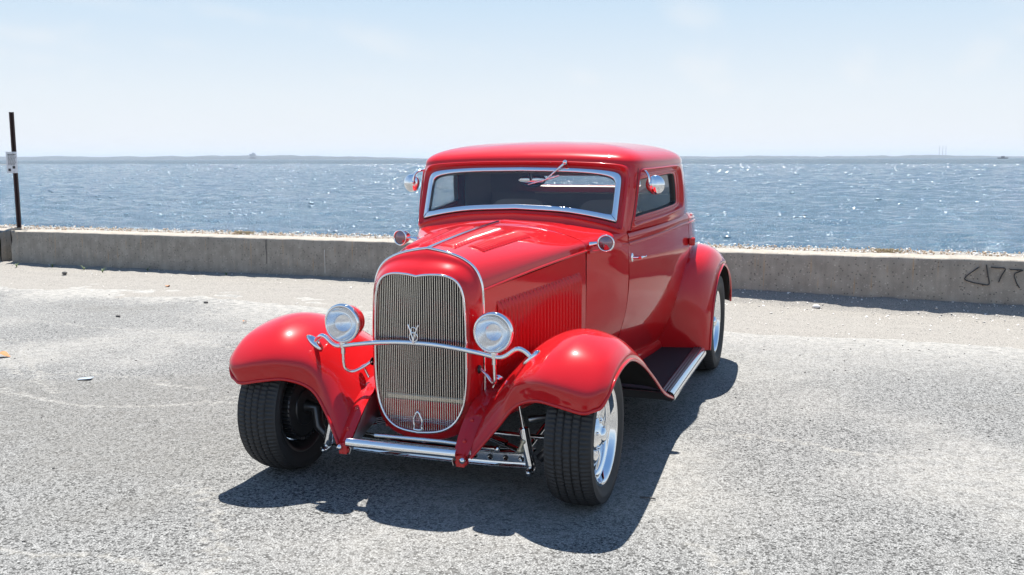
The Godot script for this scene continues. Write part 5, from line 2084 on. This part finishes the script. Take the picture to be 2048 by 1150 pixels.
func build_litter() -> void:
	var rng := RandomNumberGenerator.new()
	rng.seed = 99
	var f := FastNoiseLite.new()
	f.seed = 5
	f.frequency = 0.9
	f.fractal_octaves = 3
	# broken shell along the foot of the wall
	var P: Array = []
	for k in 650:
		var x := rng.randf_range(-9.0, 7.0)
		if rng.randf() < 0.55: x = rng.randf_range(0.4, 5.0)
		var z := -5.98 + absf(rng.randfn(0.0, 0.22)) if rng.randf() < 0.75 else rng.randf_range(-5.9, -3.6)
		var sc := rng.randf_range(0.35, 1.0) * (0.6 + 0.8 * rng.randf() * rng.randf())
		P.append(Transform3D(Basis.from_euler(Vector3(rng.randf_range(-0.5, 0.5), rng.randf() * TAU, rng.randf_range(-0.5, 0.5))).scaled(Vector3(sc, sc, sc)), Vector3(x, maxf(ground_y(x, z), sand_height(x, z, f)) + 0.003, z)))
	scatter("shell_fragments", pebble_mesh(1, Vector3(0.014, 0.004, 0.011)).mesh(), M.shell, P, "white broken shell scattered along the foot of the wall")
	# shell and pebbles on the beach crest behind the wall
	P = []
	var Q: Array = []
	for k in 5500:
		var x := rng.randf_range(-16.0, 9.0)
		var z := -6.40 - minf(absf(rng.randfn(0.0, 0.38)), 1.6)
		var sc := rng.randf_range(0.25, 0.8)
		var t := Transform3D(Basis.from_euler(Vector3(rng.randf_range(-0.6, 0.6), rng.randf() * TAU, rng.randf_range(-0.6, 0.6))).scaled(Vector3(sc, sc * 1.5, sc)), Vector3(x, 0.455 - maxf(0.0, -6.92 - z) * 0.14 + rng.randf_range(0.0, 0.022), z))
		if rng.randf() < 0.4: P.append(t)
		else: Q.append(t)
	scatter("beach_shell", pebble_mesh(2, Vector3(0.016, 0.006, 0.013)).mesh(), M.shell, P, "pale shell on the crest of the beach behind the wall")
	scatter("beach_pebbles", pebble_mesh(3, Vector3(0.016, 0.007, 0.013)).mesh(), M.shell_tan, Q, "tan pebbles and shell on the crest of the beach behind the wall")
	# dark loose chippings on the asphalt
	P = []
	for k in 300:
		var x := rng.randf_range(-6.0, 4.5)
		var z := rng.randf_range(-4.4, 1.6)
		var sc := rng.randf_range(0.35, 1.0)
		P.append(Transform3D(Basis(Vector3.UP, rng.randf() * TAU).scaled(Vector3(sc, sc, sc)), Vector3(x, 0.002, z)))
	scatter("loose_gravel", pebble_mesh(4, Vector3(0.0075, 0.004, 0.006)).mesh(), M.stone, P, "small dark chippings loose on the asphalt")
	# single stones one can pick out
	var st := [[Vector3(-7.25, 0.03, -5.38), 0.035, "dark rounded stone on the sand near the left end of the wall"], [Vector3(-4.26, 0.0, -4.10), 0.026, "flat dark stone where the sand meets the asphalt"], [Vector3(-4.48, 0.0, -3.15), 0.024, "brown pebble alone on the asphalt left of the car"], [Vector3(1.35, sand_height(1.35, -5.75, f), -5.75), 0.04, "largest white shell at the foot of the wall right of the car"]]
	for k in st.size():
		var w: float = st[k][1]
		var o := put("shell" if k == 3 else "stone", pebble_mesh(10 + k, Vector3(w, w * 0.5, w * 0.75)), M.shell if k == 3 else M.stone, self, st[k][0] + Vector3(0, w * 0.3, 0))
		tag(o, st[k][2], "shell" if k == 3 else "stone")
	# dry leaves and the card
	var lv := [[Vector3(-3.98, 0.012, -1.45), 0.075, 0.3, "curled orange dead leaf at the left edge of the picture"], [Vector3(-3.22, 0.008, -3.25), 0.03, 1.2, "tiny orange leaf on the asphalt behind the headlamp"], [Vector3(-5.4, 0.0, -4.95), 0.05, 2.0, "brown leaf lying on the sand in front of the wall"]]
	for l in lv:
		var rows: Array = []
		for i in 9:
			var t := i / 8.0
			var hw := sin(PI * pow(t, 0.8)) * 0.36
			var r := PackedVector3Array()
			for j in 5:
				var u := j / 2.0 - 1.0
				r.append(Vector3((t - 0.5) * 1.0, 0.20 * absf(u) * hw + 0.12 * sin(t * 5.0), u * hw) * l[1] * 1.4)
			rows.append(r)
		var m := Mesher.new()
		m.sheet(rows, 0.0008, Vector3(0, -1, 0))
		var y: float = maxf(0.0, sand_height(l[0].x, l[0].z, f)) if l[0].z < -4.0 else 0.0
		var o := put("dead_leaf", m, M.leaf, self, Transform3D(Basis(Vector3.UP, l[2]), l[0] + Vector3(0, y + 0.006, 0)))
		tag(o, l[3], "leaf")
	var cm := Mesher.new()
	cm.box(Transform3D(Basis(Vector3.UP, 0.35) * Basis(Vector3.BACK, 0.08), Vector3.ZERO), Vector3(0.085, 0.003, 0.055), 0.001)
	var cd := put("litter_card", cm, mat(lin(0.35, 0.40, 0.46), 0.25), self, Vector3(-2.90, 0.008, -1.08))
	tag(cd, "small flat grey blue card lying on the asphalt left of the car", "card")
	var sk := Mesher.new()
	sk.tube([Vector3(-0.03, 0, 0), Vector3(0.0, 0.004, 0.006), Vector3(0.035, 0, 0.0)], 0.0035, 6)
	var so := put("twig", sk, M.stone, self, Vector3(0.93, 0.006, -0.10))
	tag(so, "short dark twig on the asphalt at the edge of the car's shadow", "twig")
	# weeds at the foot of the wall
	var wd := [Vector3(-8.35, 0, -5.72), Vector3(-7.9, 0, -5.85), Vector3(-7.35, 0, -5.80), Vector3(-6.9, 0, -5.62), Vector3(-6.45, 0, -5.88), Vector3(-5.3, 0, -5.86)]
	var wn := ["leftmost green weed on the sand by the end of the wall", "weed with a leaning stem close to the wall end", "third weed from the left at the foot of the wall", "low weed a little out from the wall on the sand", "upright weed standing against the wall", "small weed at the wall nearest the car"]
	for k in wd.size():
		var p: Vector3 = wd[k]
		p.y = sand_height(p.x, p.z, f) - 0.005
		var w := thing("weed", p)
		tag(w, wn[k], "weed", "weeds at the foot of the wall")
		var n := rng.randi_range(6, 10)
		var m := Mesher.new()
		for i in n:
			var a := rng.randf() * TAU
			var hgt := rng.randf_range(0.03, 0.10)
			var d := Vector3(cos(a), 0, sin(a))
			var sd := Vector3(-sin(a), 0, cos(a)) * 0.007
			var rows: Array = []
			for j in 5:
				var t := j / 4.0
				var c := d * hgt * 0.8 * t * t + Vector3(0, hgt * t * (1.0 - 0.3 * t), 0)
				var q := sd * (1.0 - t * 0.95) * (0.6 + t)
				rows.append(pk([c - q, c + q]))
			m.grid(rows)
		put("leaves", m, M.weed, w)
	# clumps of washed-up weed on the crest behind the wall
	var cl := [[Vector3(-5.55, 0.455, -6.6), "brown clump of dried weed on the wall crest left of the car"], [Vector3(1.95, 0.455, -6.6), "brown clump of dried weed on the wall crest right of the car"]]
	for c in cl:
		var m := Mesher.new()
		for i in 110:
			var a := rng.randf() * TAU
			var q := Vector3(clampf(rng.randfn(0, 0.07), -0.14, 0.14), 0.0, clampf(rng.randfn(0, 0.03), -0.06, 0.06))
			m.tube([q, q + Vector3(cos(a) * 0.03, rng.randf_range(0.01, 0.045), sin(a) * 0.03), q + Vector3(cos(a) * 0.07, rng.randf_range(0.0, 0.03), sin(a) * 0.05)], 0.0025, 4)
		var o := put("dried_seaweed", m, M.straw, self, c[0])
		tag(o, c[1], "seaweed")
	# far things on the water and the other shore
	var far := mat(lin(0.25, 0.27, 0.30), 0.8)
	for k in 3:
		var m := Mesher.new()
		m.tube([Vector3(0, 0, 0), Vector3(0, 30, 0), Vector3(0, 52, 0)], [1.3, 1.1, 0.9], 8)
		var o := put("chimney", m, far, self, Vector3(334.0 + 14.0 * k, SEA_Y + 3.0, -5000.0))
		tag(o, ["left", "middle", "right"][k] + " one of three thin chimneys on the far shore", "chimney", "chimneys on the far shore")
	var bm := Mesher.new()
	bm.box(Transform3D(Basis.IDENTITY, Vector3(0, 4, 0)), Vector3(20, 9, 14), 0.2)
	bm.box(Transform3D(Basis.IDENTITY, Vector3(4, 10, 0)), Vector3(7, 5, 10), 0.2)
	var bo := put("far_building", bm, far, self, Vector3(-2248.0, 11.0, -3270.0))
	tag(bo, "blocky building on the hazy far shore left of the car", "building")
	var hull := Mesher.new()
	hull.prism(PackedVector2Array([Vector2(-7, 0), Vector2(7, 0), Vector2(8.6, 2.0), Vector2(-7.4, 1.8)]), 3.0, Transform3D(Basis.IDENTITY, Vector3.ZERO))
	var bt := thing("boat", Vector3(206.0, SEA_Y, -1700.0))
	tag(bt, "tiny dark boat on the horizon at the right", "boat")
	put("hull", hull, mat(lin(0.04, 0.05, 0.07), 0.6), bt)
	var cab := Mesher.new()
	cab.box(Transform3D(Basis.IDENTITY, Vector3(0.5, 3.0, 0)), Vector3(5, 2.4, 2.4), 0.2)
	put("cabin", cab, mat(lin(0.10, 0.11, 0.13), 0.6), bt)
